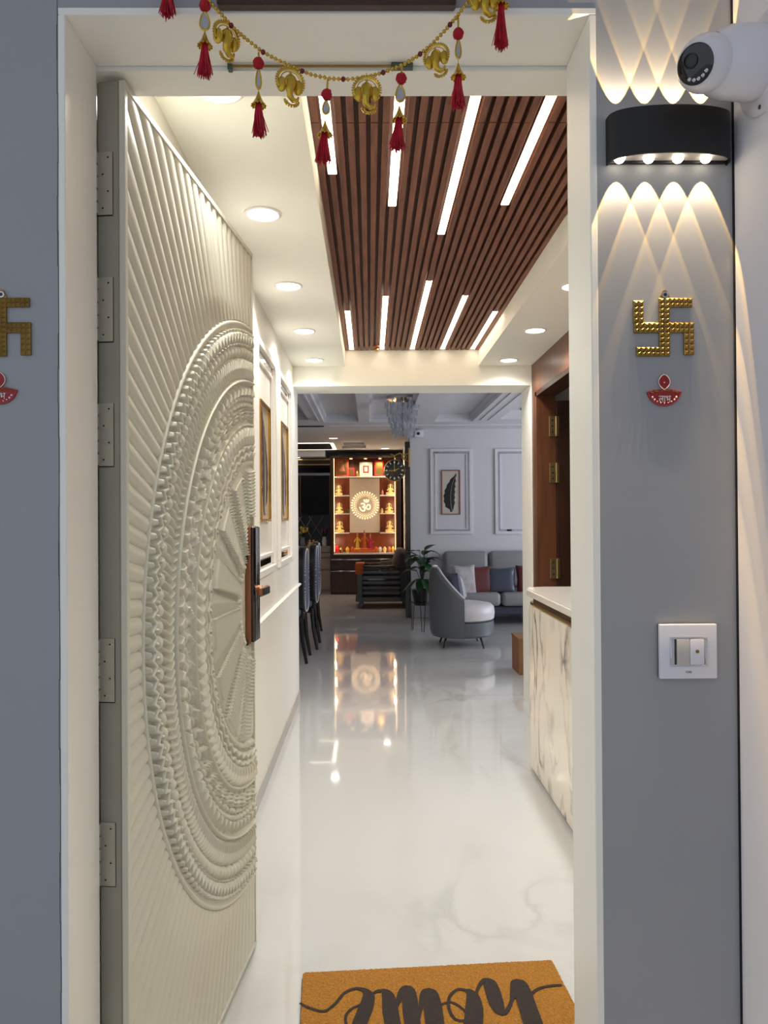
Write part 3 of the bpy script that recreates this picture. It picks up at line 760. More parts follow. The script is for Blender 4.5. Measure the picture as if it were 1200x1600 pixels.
def text_mesh(body, size, name, material, parent, T, ext=.0006, fit=None):
    cu = bpy.data.curves.new(name, 'FONT'); cu.body = body; cu.size = size; cu.extrude = ext; cu.align_x = 'CENTER'; cu.align_y = 'CENTER'
    o = bpy.data.objects.new(name, cu); col.objects.link(o)
    dg = bpy.context.evaluated_depsgraph_get(); me = bpy.data.meshes.new_from_object(o.evaluated_get(dg))
    bpy.data.objects.remove(o); me.name = name
    me.materials.clear(); me.materials.append(M[material])
    if len(me.vertices):
        cs = [v.co for v in me.vertices]
        x0, x1 = min(c_.x for c_ in cs), max(c_.x for c_ in cs); y0, y1 = min(c_.y for c_ in cs), max(c_.y for c_ in cs)
        me.transform(Matrix.Translation((-(x0 + x1) / 2, -(y0 + y1) / 2, 0)))
        if fit: me.transform(Matrix.Diagonal((fit[0] / max(1e-6, x1 - x0), fit[1] / max(1e-6, y1 - y0), 1, 1)))
    W = (WM[parent.name].inverted() @ T) if parent is not None else T
    me.transform(W)
    n = bpy.data.objects.new(name, me); col.objects.link(n); n.parent = parent; WM[n.name] = WM[parent.name].copy()
    return n

def diya(cx_px, cy_px, word, label):
    k = YF / F_PX; c0 = U(cx_px, cy_px, YF); T = TF(c0.x, c0.z); s = .225 * k
    t = thing('diya_sticker', c0, label, 'wall ornament', 'red beaded lamp stickers beside the entrance', m=T)
    bowl = [(-123 * s, 18 * s)]
    for i in range(1, 12):
        a = PI + PI * i / 12; bowl.append((118 * s * math.cos(a) * 1.0, 22 * s + 92 * s * math.sin(a) * 1.12))
    bowl.append((123 * s, 18 * s))
    for i in range(1, 8): bowl.append((123 * s - 246 * s * i / 8, 18 * s + 22 * s * math.sin(PI * i / 8)))
    MB().prism(bowl, .0004, .003, T).build('bowl', 'diya_red', t)
    fl_ = [(0, 34 * s)]
    for i in range(1, 10): fl_.append((40 * s * math.sin(PI * i / 10) ** .8, (34 + 110 * i / 10) * s))
    fl_.append((0, 140 * s))
    for i in range(9, 0, -1): fl_.append((-40 * s * math.sin(PI * i / 10) ** .8, (34 + 110 * i / 10) * s))
    MB().prism(fl_, .0004, .0030, T).build('flame', 'diya_red', t)
    MB().tube([T @ Vector((x, y, .0032)) for x, y in fl_], .0007, 6, closed=True).build('flame_border', 'pearl', t)
    bd_ = MB()
    n = len(bowl)
    per = []
    for i in range(n):
        a, b = Vector(bowl[i]), Vector(bowl[(i + 1) % n]); L_ = (b - a).length; m_ = max(1, int(L_ / .0020))
        per += [a + (b - a) * j / m_ for j in range(m_)]
    for p in per: bd_.ball(T @ Vector((p.x * .96, p.y * .96 + .0003, .0032)), .0007, 6)
    o = bd_.build('seed_beads', 'pink_bead', t); o['kind'] = 'stuff'
    pr = MB()
    for i in range(9):
        a = PI + PI * (i + 1.5) / 11; pr.ball(T @ Vector((92 * s * math.cos(a), 12 * s + 72 * s * math.sin(a), .0032)), .0018 if i in (0, 1, 7, 8) else .0013, 8)
    pr.ball(T @ Vector((0, 84 * s, .0032)), .0011, 8)
    o = pr.build('pearls', 'pearl', t); o['kind'] = 'stuff'
    gd = MB()
    for i in range(26):
        x = -95 * s + 190 * s * i / 25; gd.ball(T @ Vector((x, 14 * s + 12 * s * math.sin(PI * i / 25) + random.uniform(-5, 5) * s, .0032)), .0011, 6)
    o = gd.build('gold_beads', 'brass', t); o['kind'] = 'stuff'
    text_mesh(word, .02, 'lettering', 'text_white', t, T @ Matrix.Translation((2 * s, -32 * s, .0034)), fit=(84 * s, 46 * s) if word == 'लाभ' else (84 * s, 60 * s))
diya(1037, 617, 'लाभ', 'red beaded lamp-shaped sticker under the brass plaque, wall lamp side')
diya(0.5, 614, 'शुभ', 'red beaded lamp-shaped sticker on the hinge side, cut by the photo edge')

# switch
a, b = U(1026, 974, YF), U(1116, 1058, YF)
cx, cz, w_, h_ = (a.x + b.x) / 2, (a.z + b.z) / 2, b.x - a.x, a.z - b.z
T = TF(cx, cz)
sw = thing('light_switch', (cx, YF, cz), 'white square switch plate with chrome frame and two rockers', 'switch', m=T)
MB().box(-w_ / 2 + .001, w_ / 2 - .001, -h_ / 2 + .001, h_ / 2 - .001, .0006, .004, 0, T).build('back_box', 'gap', sw)
MB().box(-w_ / 2, w_ / 2, -h_ / 2, h_ / 2, .004, .012, .002, T, 3).build('plate', 'plastic', sw, True)
s = w_ / 500                                     # crop pixels of the plate (5.4545x)
def SR(x0, x1, y0, y1): return ((x0 - 497) * s, (x1 - 497) * s, -(y1 - 417) * s, -(y0 - 417) * s)
x0, x1, y0, y1 = SR(335, 660, 290, 545)
fr = MB(); ww = .0035
fr.box(x0, x1, y1 - ww, y1, .012, .0145, .0012, T, 2).box(x0, x1, y0, y0 + ww, .012, .0145, .0012, T, 2).box(x0, x0 + ww * 2, y0 + ww, y1 - ww, .012, .0145, .0012, T, 2).box(x1 - ww * 1.5, x1, y0 + ww, y1 - ww, .012, .0145, .0012, T, 2)
fr.build('chrome_frame', 'chrome', sw, True)
MB().box(x0 + ww * 2, x1 - ww * 1.5, y0 + ww, y1 - ww, .012, .0125, 0, T).build('socket_well', 'ink', sw)
xa, xb, ya, yb = SR(390, 501, 310, 530); MB().box(xa, xb, ya, yb, .012, .0155, .001, T, 2).build('rocker', 'plastic_grey', sw, True)
xa, xb, ya, yb = SR(504, 628, 310, 528)
rk = MB().box(xa, xb, ya, yb, .012, .0155, .001, T, 2).build('rocker', 'plastic', sw, True)
MB().lathe([(0, 0), (.0032, 0), (.0030, .0005), (0, .0006)], 20, T @ Matrix.Translation(((xa + xb) / 2, (ya + yb) / 2 + .001, .0154))).build('bell_symbol', 'brass', rk)
text_mesh('KBIB', .004, 'lettering', 'ink', sw, T @ Matrix.Translation((0, -(593 - 417) * s, .0119)), ext=.0003, fit=(.0095, .0038))

# sconce
sx0, sx1 = U(946, 205, YF).x, U(1139, 205, YF).x - .004
zt, zb = U(1040, 161, 1.17).z, U(1040, 236, 1.17).z
scx, hw, dp = (sx0 + sx1) / 2, (sx1 - sx0) / 2, .046
sc_ = thing('wall_lamp', (scx, YF, (zt + zb) / 2), 'black curved up and down wall lamp with four lenses', 'wall lamp')
def arcp(k, inset=0.0, n=28):
    return [(scx + (hw - inset) * math.cos(PI + PI * i / n) , YF - .001 - (dp - inset) * abs(math.sin(PI * i / n)) ** .62) for i in range(n + 1)]
outer = arcp(0); inner = arcp(0, .003)
b = MB(); rows = []
for (z_, pts) in ((zb, inner), (zb, outer), (zt, outer), (zt, inner), (zb, inner)): rows.append([Vector((p[0], p[1], z_)) for p in pts])
b.grid_surface(rows).build('shade', 'matte_black', sc_, 30)
MB().box(sx0 + .004, sx1 - .004, YF - .006, YF - .0008, zb + .002, zt - .002).build('back_plate', 'matte_black', sc_)
for zz, nm in ((zb + .006, 'lower_deck'), (zt - .009, 'upper_deck')):
    MB().prism(list(arcp(0, .0035)), zz, zz + .003).build(nm, 'plastic_grey', sc_)
xs = [U(px, 240, 1.19).x for px in (972, 1018, 1064, 1108)]
TILT = math.radians(15)
def lamp_nodes(d, strength):
    d.use_nodes = True; nt = d.node_tree; L = nt.links.new; N = nt.nodes.new
    em = nt.nodes['Emission']
    fo = N('ShaderNodeLightFalloff'); fo.inputs['Strength'].default_value = strength
    g = N('ShaderNodeTexCoord'); sp_ = N('ShaderNodeSeparateXYZ'); L(g.outputs['Normal'], sp_.inputs[0])
    # cosine from the lamp's axis -> lens profile with a brighter yellow rim
    ab = N('ShaderNodeMath'); ab.operation = 'ABSOLUTE'; L(sp_.outputs['Z'], ab.inputs[0])
    mr = N('ShaderNodeMapRange'); mr.inputs['From Min'].default_value = math.cos(math.radians(24)); mr.inputs['From Max'].default_value = 1.0; L(ab.outputs[0], mr.inputs['Value'])
    cr_ = N('ShaderNodeValToRGB'); e = cr_.color_ramp.elements
    e[0].position = 0.0; e[0].color = (0, 0, 0, 1); e[1].position = 1.0; e[1].color = (.62, .48, .33, 1)
    for p, c_ in ((.02, (.95, .55, .16, 1)), (.12, (1.5, .88, .26, 1)), (.28, (.85, .62, .36, 1))):
        x = e.new(p); x.color = c_
    L(mr.outputs[0], cr_.inputs[0]); L(cr_.outputs[0], em.inputs['Color']); fq = N('ShaderNodeLightFalloff'); fq.inputs['Strength'].default_value = strength * .05
    ad = N('ShaderNodeMath'); ad.operation = 'ADD'; L(fo.outputs['Linear'], ad.inputs[0]); L(fq.outputs['Quadratic'], ad.inputs[1])
    L(ad.outputs[0], em.inputs['Strength'])
for x in xs:
    for (z_, dirn) in ((zb + .004, -1), (zt - .012, 1)):
        y_ = YF - .0185
        b = MB(); b.lathe([(.0, -.008), (.0055, -.0068), (.0085, -.003), (.0092, .002), (0, .002)], 20, Matrix.Translation((x, y_, z_)) @ (Matrix() if dirn < 0 else Matrix.Rotation(PI, 4, 'X')), caps=False)
        b.build('lens', 'lens_glow', sc_, True)
        o = light('SPOT', 'lens_beam', (0, 0, 0), 1.0, (1, 1, 1), spot_size=math.radians(50), spot_blend=0.02, shadow_soft_size=.001)
        lamp_nodes(o.data, SCONCE if 'SCONCE' in globals() else 1.0)
        o.parent = sc_
        o.location = Vector((x, YF - .0185, z_ + dirn * .009 + (.008 if dirn > 0 else 0))) - Vector((scx, YF, (zt + zb) / 2))
        o.rotation_euler = (TILT if dirn < 0 else PI - TILT, 0, 0)

# security camera on the return wall
XW = .6105
cc = thing('security_camera', (XW, 1.12, 2.02), 'white dome security camera beside the black wall lamp', 'camera')
bc = U(1085, 100, 1.085)                         # ball front
bc = Vector((.510, 1.10, bc.z + .010))
ax = Matrix(((0, 0, -1, XW), (0, 1, 0, 1.115), (1, 0, 0, bc.z + .010), (0, 0, 0, 1)))   # local z = -x world
fl2 = MB(); fl2.lathe([(0, .0008), (.074, .0008), (.074, .005), (.068, .009), (0, .009)], 40, ax, caps=False); fl2.build('mounting_flange', 'plastic', cc, True)
sm = MB()
for a_ in (-.5, .7, 1.9, 3.1, 4.3):
    p = ax @ Vector((.066 * math.cos(a_), .066 * math.sin(a_), .0085)); sm.cyl(p, p + Vector((-.0015, 0, 0)), .0035, n=10)
sm.build('screws', 'ink', cc)['kind'] = 'stuff'
MB().lathe([(.051, .008), (.0525, .02), (.052, .04), (.051, .062), (.045, .080), (.041, .086), (.038, .080)], 44, ax, caps=False).build('housing', 'plastic', cc, True)
nrm = Vector((-.80, -.62, -.42)).normalized()
q = nrm.to_track_quat('Z', 'Y').to_matrix().to_4x4(); BT = Matrix.Translation(bc) @ q @ Matrix.Scale(.86, 4)
prof = [(.047 * math.sin(PI * i / 22), -.047 * math.cos(PI * i / 22)) for i in range(18)] + [(.033, .0345), (.0325, .037)]
MB().lathe(prof, 40, BT, caps=False).build('camera_ball', 'plastic', cc, True)
MB().lathe([(0, .0375), (.028, .0372), (.0322, .0355), (.0326, .030)], 40, BT, caps=False).build('face_glass', 'gloss_black', cc, True)
lb_ = MB().lathe([(.0125, .0374), (.0125, .0395), (.0105, .040), (.0100, .0378), (.0095, .0378)], 30, BT @ Matrix.Translation((-.006, .008, 0)), caps=False).build('lens_ring', 'black', cc, True)
MB().lathe([(0, .0385), (.007, .0380), (.0098, .0376)], 24, BT @ Matrix.Translation((-.006, .008, 0)), caps=False).build('lens', 'ink', cc, True)
for k in range(5):
    a_ = -2.25 + .36 * k
    MB().lathe([(0, .0392), (.0022, .0388), (.0034, .0374)], 14, BT @ Matrix.Translation((.0235 * math.cos(a_), .0235 * math.sin(a_), 0)), caps=False).build('infrared_led', 'chrome', cc, True)

# plank over the opening
a, b = U(338, 6, YF - .02), U(713, 6, YF - .02)
np_ = thing('wooden_name_board', ((a.x + b.x) / 2, YF, a.z), 'dark reddish wooden board above the door opening, only its lower edge in view', 'board')
MB().box(a.x, b.x, YF - .020, YF - .0008, a.z, a.z + .14, .003).build('board', 'dark_wood', np_)
MB().box(a.x + .004, b.x - .004, YF - .022, YF - .020, a.z + .008, a.z + .132, .001).build('face', 'dark_wood', np_)
# rod at the lintel
a, b = U(356, 101, 1.352), U(645, 101, 1.352)
rd = thing('metal_rod', (a.x, 1.352, 2.15), 'thin green metal rod along the lintel behind the garland', 'rod')
MB().cyl((a.x + .004, 1.352, 2.1515), (b.x - .004, 1.352, 2.1515), .0022).build('bar', 'brass', rd)
MB().box(a.x, a.x + .008, 1.346, 1.359, 2.143, 2.1555, .001).build('end_bracket', 'green_metal', rd)
MB().box(b.x - .040, b.x, 1.346, 1.359, 2.1465, 2.1555, .001).build('end_bracket', 'green_metal', rd)

# ================================================================ toran garland
YT = 1.195
tr = thing('door_garland', U(520, 0, YT), 'beaded gold toran garland with red tassels and brass medallions over the door', 'garland')
path = [(262, -70), (290, -38), (320, -6), (330, 5), (346, 23), (365, 44), (386, 62), (410, 81), (432, 93), (460, 106), (487, 117), (516, 123), (545, 124), (575, 120), (600, 113), (628, 102), (652, 88), (674, 70), (695, 48), (713, 27), (730, 4), (745, -22), (765, -50), (790, -80)]
P3 = [U(x, y, YT) for x, y in path]
# dense arc-length resampling
dense = []
for a, b in zip(P3[:-1], P3[1:]):
    for k in range(20): dense.append(a + (b - a) * k / 20)
dense.append(P3[-1])
acc = 0; samples = [dense[0]]
for a, b in zip(dense[:-1], dense[1:]):
    acc += (b - a).length
    if acc >= .0066: samples.append(b); acc = 0
gb = MB()
for i, p in enumerate(samples):
    if i % 9 == 4: MB().ball(p, .0042, 10).build('red_bead', 'red_bead', tr, True)
    else: gb.ball(p, .0033, 8)
o = gb.build('gold_beads', 'toran_gold', tr, True); o['kind'] = 'stuff'
MB().tube(P3, .0007, 5).build('string', 'toran_gold', tr)
def pendant(px, y0, y_pom, y_mid, y_cap, y_tas, lean=0, mirror=1.0):
    """string top y0, pompom centre, drop centre, cap top, tassel end (photo pixels)"""
    e = bpy.data.objects.new('tassel_pendant', None); col.objects.link(e); e.parent = tr
    c0 = U(px, y_pom, YT); W = WM[tr.name]; e.matrix_local = W.inverted() @ Matrix.Translation(c0); WM[e.name] = Matrix.Translation(c0)
    def Q(dx, y): return U(px + dx + lean * (y - y0) / 100, y, YT)
    def bb(mb, name, mt, sm=True): return mb.build(name, mt, e, sm)
    bb(MB().tube([Q(0, y0), Q(0, y_pom - 6)], .0016, 6), 'hook', 'toran_gold')
    bb(MB().tube([Q(0, y_pom + 6), Q(0, y_cap)], .0007, 5), 'wire', 'toran_gold')
    pm = MB(); pm.ball(Q(0, y_pom), .0088, 16)
    for v in pm.bm.verts:
        d = (v.co - Q(0, y_pom)); v.co += d * random.uniform(-.08, .12)
    bb(pm, 'pompom', 'red')
    b = MB()
    for k in range(5):
        a = 2 * PI * k / 5; p = Q(0, y_pom + 8); b.tube([p + Vector((0, 0, .003)), p + Vector((.005 * math.cos(a), .005 * math.sin(a), .0045)), p + Vector((.0075 * math.cos(a), .0075 * math.sin(a), .008))], [.0012, .0018, .0006], 5)
    bb(b, 'flower_cap', 'toran_gold')
    hh_ = (y_mid - (y_pom + 10)); c0 = Q(0, y_mid)
    hgt = hh_ * YT / F_PX
    drop = [(hgt * .50 * math.sin(t) * (1 - .38 * math.cos(t)) * mirror, hgt * math.cos(t)) for t in [2 * PI * i / 28 for i in range(28)]]
    bb(MB().tube([c0 + Vector((x, 0, z)) for x, z in drop], .0016, 6, closed=True), 'drop_frame', 'toran_gold')
    bb(MB().prism([(x * .86, z * .9) for x, z in drop], -.0008, .0008, Matrix(((1, 0, 0, c0.x), (0, 0, -1, c0.y), (0, 1, 0, c0.z), (0, 0, 0, 1)))), 'mirror_drop', 'mirror', False)
    ct_ = Q(0, y_cap); px_m = YT / F_PX
    b = MB().lathe([(.0012, .004), (.0022, .0), (.0055, -8 * px_m), (.0108, -17 * px_m), (.0118, -18 * px_m), (.0105, -17.3 * px_m), (.005, -8 * px_m)], 16, Matrix.Translation(ct_), caps=False)
    for k in range(12):
        a = 2 * PI * k / 12; b.ball(ct_ + Vector((.0115 * math.cos(a), .0115 * math.sin(a), -18.5 * px_m)), .0016, 6)
    bb(b, 'bell_cap', 'toran_gold')
    tl = MB(); n = 150; top = Q(0, y_cap + 10)
    for k in range(n):
        a = random.uniform(0, 2 * PI); rr_ = random.uniform(.1, 1) ** .6; spread = .0115 if k < n - 6 else .016
        end = Q(0, y_tas - random.uniform(0, 10)); 
        p0 = top + Vector((.003 * math.cos(a), .003 * math.sin(a), 0))
        p1 = (top * .5 + end * .5) + Vector((.0075 * rr_ * math.cos(a), .0075 * rr_ * math.sin(a), 0))
        p2 = end + Vector((spread * rr_ * math.cos(a + .2) + random.uniform(-.002, .002), spread * rr_ * math.sin(a + .2), 0))
        tl.tube([p0, p1, p2 + Vector((random.uniform(-.002, .002), 0, 0))], .00075, 3)
    o = bb(tl, 'tassel', 'red_thread', False); o['kind'] = 'stuff'
    return e
pendant(262, -100, -86, -60, -40, 27)
pendant(320, -6, 9, 33, 54, 121)
pendant(404, 82, 99, 124, 147, 213, mirror=.5)
pendant(512, 124, 148, 168, 193, 256, lean=-6)
pendant(628, 102, 123, 146, 170, 236, lean=-6)
pendant(716, 26, 53, 77, 103, 170, mirror=.55)
pendant(783, -100, -75, -50, -8, 77, mirror=1)
def medallion(px, ytop, ybot, lean=0.0, turn=0.0):
    e = bpy.data.objects.new('brass_medallion', None); col.objects.link(e); e.parent = tr
    h = (ybot - ytop) * YT / F_PX; c0 = U(px, (ytop + ybot) / 2, YT - .004)
    T = Matrix.Translation(c0) @ Matrix.Rotation(turn, 4, 'Z') @ Matrix.Rotation(lean, 4, 'Y') @ Matrix(((1, 0, 0, 0), (0, 0, -1, 0), (0, 1, 0, 0), (0, 0, 0, 1)))
    e.matrix_local = WM[tr.name].inverted() @ Matrix.Translation(c0); WM[e.name] = Matrix.Translation(c0)
    V_ = lambda x, y, z=0: T @ Vector((x * h, y * h, z * h))
    b = MB()     # toothed halo arch
    b.tube([V_(.33 * math.cos(a), .16 + .33 * math.sin(a)) for a in [PI * (-.18 + 1.36 * i / 24) for i in range(25)]], .030 * h, 6)
    b.tube([V_(.26 * math.cos(a), .16 + .26 * math.sin(a)) for a in [PI * (-.18 + 1.36 * i / 24) for i in range(25)]], .014 * h, 5)
    for i in range(25):
        a = PI * (-.18 + 1.36 * i / 24); b.ball(V_(.375 * math.cos(a), .16 + .375 * math.sin(a)), .026 * h, 6)
    b.build('toothed_halo', 'toran_gold', e, True)
    b = MB()     # crown, head, ears, trunk
    b.ball(V_(0, .16), .17 * h, 12, sx=1, sy=.7, sz=1.1); b.ball(V_(0, .30), .07 * h, 10); b.ball(V_(0, .38), .035 * h, 8)
    for s in (-1, 1):
        b.ball(V_(s * .215, .06, -.02), .15 * h, 12, .85, .35, 1.35)
        b.ball(V_(s * .07, .11, .11), .022 * h, 6)
    tk = [V_(0, .15, .08), V_(.0, .02, .12), V_(-.03, -.12, .12), V_(-.02, -.26, .11), V_(.08, -.36, .1), V_(.19, -.34, .1), V_(.21, -.25, .1)]
    b.tube(tk, [.11 * h, .11 * h, .10 * h, .085 * h, .066 * h, .046 * h, .025 * h], 10)
    b.tube([V_(-.09, .0, .08), V_(-.13, -.08, .11)], [.02 * h, .01 * h], 6)
    b.build('elephant_head', 'toran_gold', e, True)
    b = MB()
    for i in range(9):
        a = PI + PI * i / 8
        b.ball(V_(.06 + .18 * math.cos(a), -.33 + .13 * math.sin(a)), .034 * h, 8)
    b.tube([V_(.06 + .13 * math.cos(PI + PI * i / 10), -.33 + .09 * math.sin(PI + PI * i / 10)) for i in range(11)], .018 * h, 6)
    b.build('scalloped_base', 'toran_gold', e, True)
    MB().tube([V_(0, .50), V_(0, .60)], .012 * h, 5).build('hanging_loop', 'toran_gold', e)
medallion(353, 35, 97, lean=.12, turn=.7)
medallion(453, 107, 168, lean=.05, turn=.35)
medallion(573, 120, 180)
medallion(683, 69, 124, lean=-.15, turn=-.35)
medallion(757, -26, 38, lean=-.1)

# ================================================================ living room
# chandelier
cz_ = thing('chandelier', (0.345, 7.6, ZL + .09), 'crystal tube chandelier hanging in the middle ceiling tray', 'chandelier')
MB().lathe([(0, ZL + .089), (.17, ZL + .089), (.17, ZL + .06), (0, ZL + .058)], 32, Matrix.Translation((.345, 7.6, 0)), caps=False).build('ceiling_plate', 'chrome', cz_, True)
k = 0
for tier in range(5):
    z1 = ZL + .055 - tier * .072; b = MB(); wires = MB()
    R_ = .175 * (1 - .10 * tier)
    for i in range(26):
        a = 2 * PI * i / 26 + tier * .3; rr_ = R_ * (1 if i % 2 else .72)
        x, y = .345 + rr_ * math.cos(a), 7.6 + rr_ * math.sin(a); zz = z1 - .012 * (i % 3) - .02 * i / 26
        b.cyl((x, y, zz), (x, y, zz - .062), .0085, n=6)
    b.ball((.345, 7.6, z1 - .05), .02, 8)
    o = b.build('crystal_tier', 'crystal', cz_); o['kind'] = 'stuff'
MB().cyl((.345, 7.6, ZL + .06), (.345, 7.6, 2.17), .004).ball((.345, 7.6, 2.165), .012, 8).build('stem', 'black', cz_, True)
# ceiling fan
fn = thing('ceiling_fan', (-1.15, 8.6, 2.38), 'dark ceiling fan with one blade tip showing past the hall wall', 'fan')
MB().lathe([(0, 2.35), (.09, 2.36), (.10, 2.39), (.05, 2.43), (.02, 2.44), (.02, ZL + .0), (.05, ZL)], 24, Matrix.Translation((-1.15, 8.6, 0))).build('motor', 'black', fn, True)
for k in range(3):
    T = Matrix.Translation((-1.15, 8.6, 2.385)) @ Matrix.Rotation(2 * PI * k / 3 + .02, 4, 'Z') @ Matrix.Rotation(.2, 4, 'X')
    MB().prism([(.09, -.03), (.16, -.055), (.55, -.065), (.62, -.04), (.62, .03), (.55, .055), (.16, .05), (.09, .03)], -.006, .006, T).build('blade', 'black', fn)

# sofa
S0 = U(697, 930, 9.3).x
so = thing('sofa', (1.9, 9.2, 0), 'grey leather sofa against the panelled wall', 'sofa')
MB().box(S0 + .02, 3.1, 8.88, 9.62, .12, .24, .03, None, 3).build('base', 'navy', so, True)
xsp = [S0, U(779, 930, 9.0).x, 2.23, 2.86]
for i in range(3):
    MB().box(xsp[i] + .004, xsp[i + 1] - .004, 8.78, 9.50, .24, .40, .05, None, 4).build('seat_cushion', 'grey_leather', so, True)
    T = Matrix.Translation((0, 9.5, .42)) @ Matrix.Rotation(-.12, 4, 'X')
    bx = [S0 - .02, U(765, 900, 9.4).x, 2.20, 2.88]
    MB().box(bx[i] + .004, bx[i + 1] - .004, -.10, .08, -.02, .45, .06, T, 4).build('back_cushion', 'grey_leather', so, True)
MB().box(2.88, 3.12, 8.80, 9.62, .12, .62, .06, None, 4).build('arm', 'grey_leather', so, True)
for x in (S0 + .1, 3.0):
    for y in (8.94, 9.5): MB().cyl((x, y, .13), (x, y, 0.0), .022, .014).build('leg', 'black', so)
def cushion(cx, cy, cz__, w_, h_, t_, rx, rz, material, label, nm='throw_cushion', grp='throw cushions on the grey sofa'):
    T = Matrix.Translation((cx, cy, cz__)) @ Matrix.Rotation(rz, 4, 'Z') @ Matrix.Rotation(rx, 4, 'X')
    n = 12; b = MB()
    for sgn in (-1, 1):
        rows = []
        for j in range(n + 1):
            row = []
            for i in range(n + 1):
                u, v = 2 * i / n - 1, 2 * j / n - 1
                e = (1 - u ** 4) * (1 - v ** 4)
                pin = 1 - .09 * (1 - (abs(u) * abs(v))) * max(abs(u), abs(v)) ** 4
                row.append(T @ Vector((u * w_ / 2 * pin, sgn * t_ / 2 * max(0, e) ** .45, v * h_ / 2 * pin)))
            rows.append(row)
        b.grid_surface(rows)
    o = b.build(nm, material, None, True); return tag(o, label, 'cushion', grp)
def cu(px0, px1, y0, y1, Y, **k):
    a, b = U(px0, y0, Y), U(px1, y1, Y); return (a.x + b.x) / 2, Y, (a.z + b.z) / 2, b.x - a.x, a.z - b.z
x, y, z, w_, h_ = cu(735, 765, 884, 930, 8.98); cushion(x, y, z, w_ + .10, h_, .11, -.25, .1, 'maroon', 'maroon cushion between the pale patterned and slate cushions')
x, y, z, w_, h_ = cu(710, 741, 884, 932, 8.92); cushion(x, y, z, w_ + .06, h_ + .02, .14, -.2, .25, 'pattern', 'pale patterned cushion at the sofa end behind the tub chair')
x, y, z, w_, h_ = cu(759, 806, 886, 929, 8.98); cushion(x, y, z, w_, h_, .12, -.25, -.05, 'navy', 'slate blue leather cushion in the middle of the sofa')
x, y, z, w_, h_ = cu(806, 850, 883, 926, 8.98); cushion(x, y, z, w_, h_, .12, -.25, .0, 'maroon', 'maroon cushion partly hidden by the marble counter wall')

# tub chair facing +x
ccx, ccy = .945, 7.55
tc_ = thing('tub_chair', (ccx, ccy, 0), 'grey tub armchair with pale round seat in front of the sofa', 'armchair')
def shell(r0, r1, a0, a1, n=30, base=.11):
    rows = []
    for i in range(n + 1):
        a = math.radians(a0 + (a1 - a0) * i / n)
        d = abs(math.degrees(a) - 178)
        top = .80 - .30 * max(0, (d - 32) / 56)
        bulge = 1 + .05 * math.sin(0)
        c_, s_ = math.cos(a), math.sin(a)
        ring_ = []
        for (rr_, z_) in ((r0, base), (r1 - .02, base), (r1, base + .05), (r1 + .012, (base + top) / 2), (r1 + .004, top - .03), (r1 - .015, top), (r0 + .015, top), (r0, top - .03), (r0, (base + top) / 2)):
            ring_.append(Vector((ccx + rr_ * c_ * 1.0, ccy + rr_ * s_, z_)))
        rows.append(ring_)
    return MB().grid_surface(rows, True, True)
shell(.275, .335, 94, 266).build('back_shell', 'dark_leather', tc_, 35)
rows = MB()
pts = []
for i in range(31):
    a = math.radians(94 + 172 * i / 30); d = abs(math.degrees(a) - 178); top = .80 - .30 * max(0, (d - 32) / 56)
    pts.append(Vector((ccx + .302 * math.cos(a), ccy + .302 * math.sin(a), top + .002)))
rows.tube(pts, .012, 8).build('piping', 'light_leather', tc_, True)
MB().lathe([(0, .11), (.28, .11), (.312, .13), (.318, .20), (.315, .262), (0, .262)], 40, Matrix.Translation((ccx, ccy, 0))).build('seat_base', 'dark_leather', tc_, 35)
MB().lathe([(0, .264), (.29, .264), (.318, .285), (.325, .34), (.318, .40), (.29, .428), (.22, .440), (0, .445)], 40, Matrix.Translation((ccx, ccy, 0))).build('seat_cushion', 'light_leather', tc_, True)
rows = []
for i in range(21):
    a = math.radians(112 + 136 * i / 20)
    d = abs(math.degrees(a) - 180); top = .73 - .2 * max(0, (d - 18) / 72)
    c_, s_ = math.cos(a), math.sin(a)
    rows.append([Vector((ccx + rr_ * c_, ccy + rr_ * s_, z_)) for rr_, z_ in ((.274, .43), (.215, .45), (.205, .55), (.225, top - .04), (.274, top))])
MB().grid_surface(rows, True, True).build('back_pad', 'light_leather', tc_, True)
for a in (50, 140, 220, 310):
    c_, s_ = math.cos(math.radians(a)), math.sin(math.radians(a))
    MB().cyl((ccx + .24 * c_, ccy + .24 * s_, .112), (ccx + .285 * c_, ccy + .285 * s_, 0), .013, .008).build('leg', 'black', tc_)
cushion(ccx - .10, ccy + .02, .60, .34, .30, .11, -.2, PI / 2 + .35, 'slate_fabric', 'slate blue cushion leaning inside the grey tub chair', grp='cushions in the tub chair')
cushion(ccx - .04, ccy + .13, .57, .30, .26, .10, -.3, PI / 2 - .5, 'pattern', 'small patterned cushion behind the slate one in the tub chair', grp='cushions in the tub chair')

# plant on wire stand
pc = U(660, 975, 8.5); pX, pY = pc.x, 8.5
pl = thing('potted_plant', (pX, pY, 0), 'dark green leafy plant in a black pot on a wire stand beside the tub chair', 'plant')
st = MB()
for i in range(3):
    a = 2 * PI * i / 3 + .5; c_, s_ = math.cos(a), math.sin(a); t_ = Vector((-s_, c_, 0))
    p = Vector((pX + .12 * c_, pY + .12 * s_, 0))
    st.tube([p + t_ * .03 + Vector((0, 0, .34)), p + t_ * .012 + Vector((.01 * c_, .01 * s_, .004)), p - t_ * .012 + Vector((.01 * c_, .01 * s_, .004)), p - t_ * .03 + Vector((0, 0, .34))], .004, 6)
st.tube([(pX + .125 * math.cos(2 * PI * i / 20), pY + .125 * math.sin(2 * PI * i / 20), .33) for i in range(20)], .005, 6, closed=True)
st.build('wire_stand', 'black', pl)
MB().lathe([(.0, .30), (.09, .30), (.12, .46), (.122, .48), (.108, .48), (.104, .45), (0, .45)], 24, Matrix.Translation((pX, pY, 0)), caps=False).build('pot', 'black', pl, True)
random.seed(11)
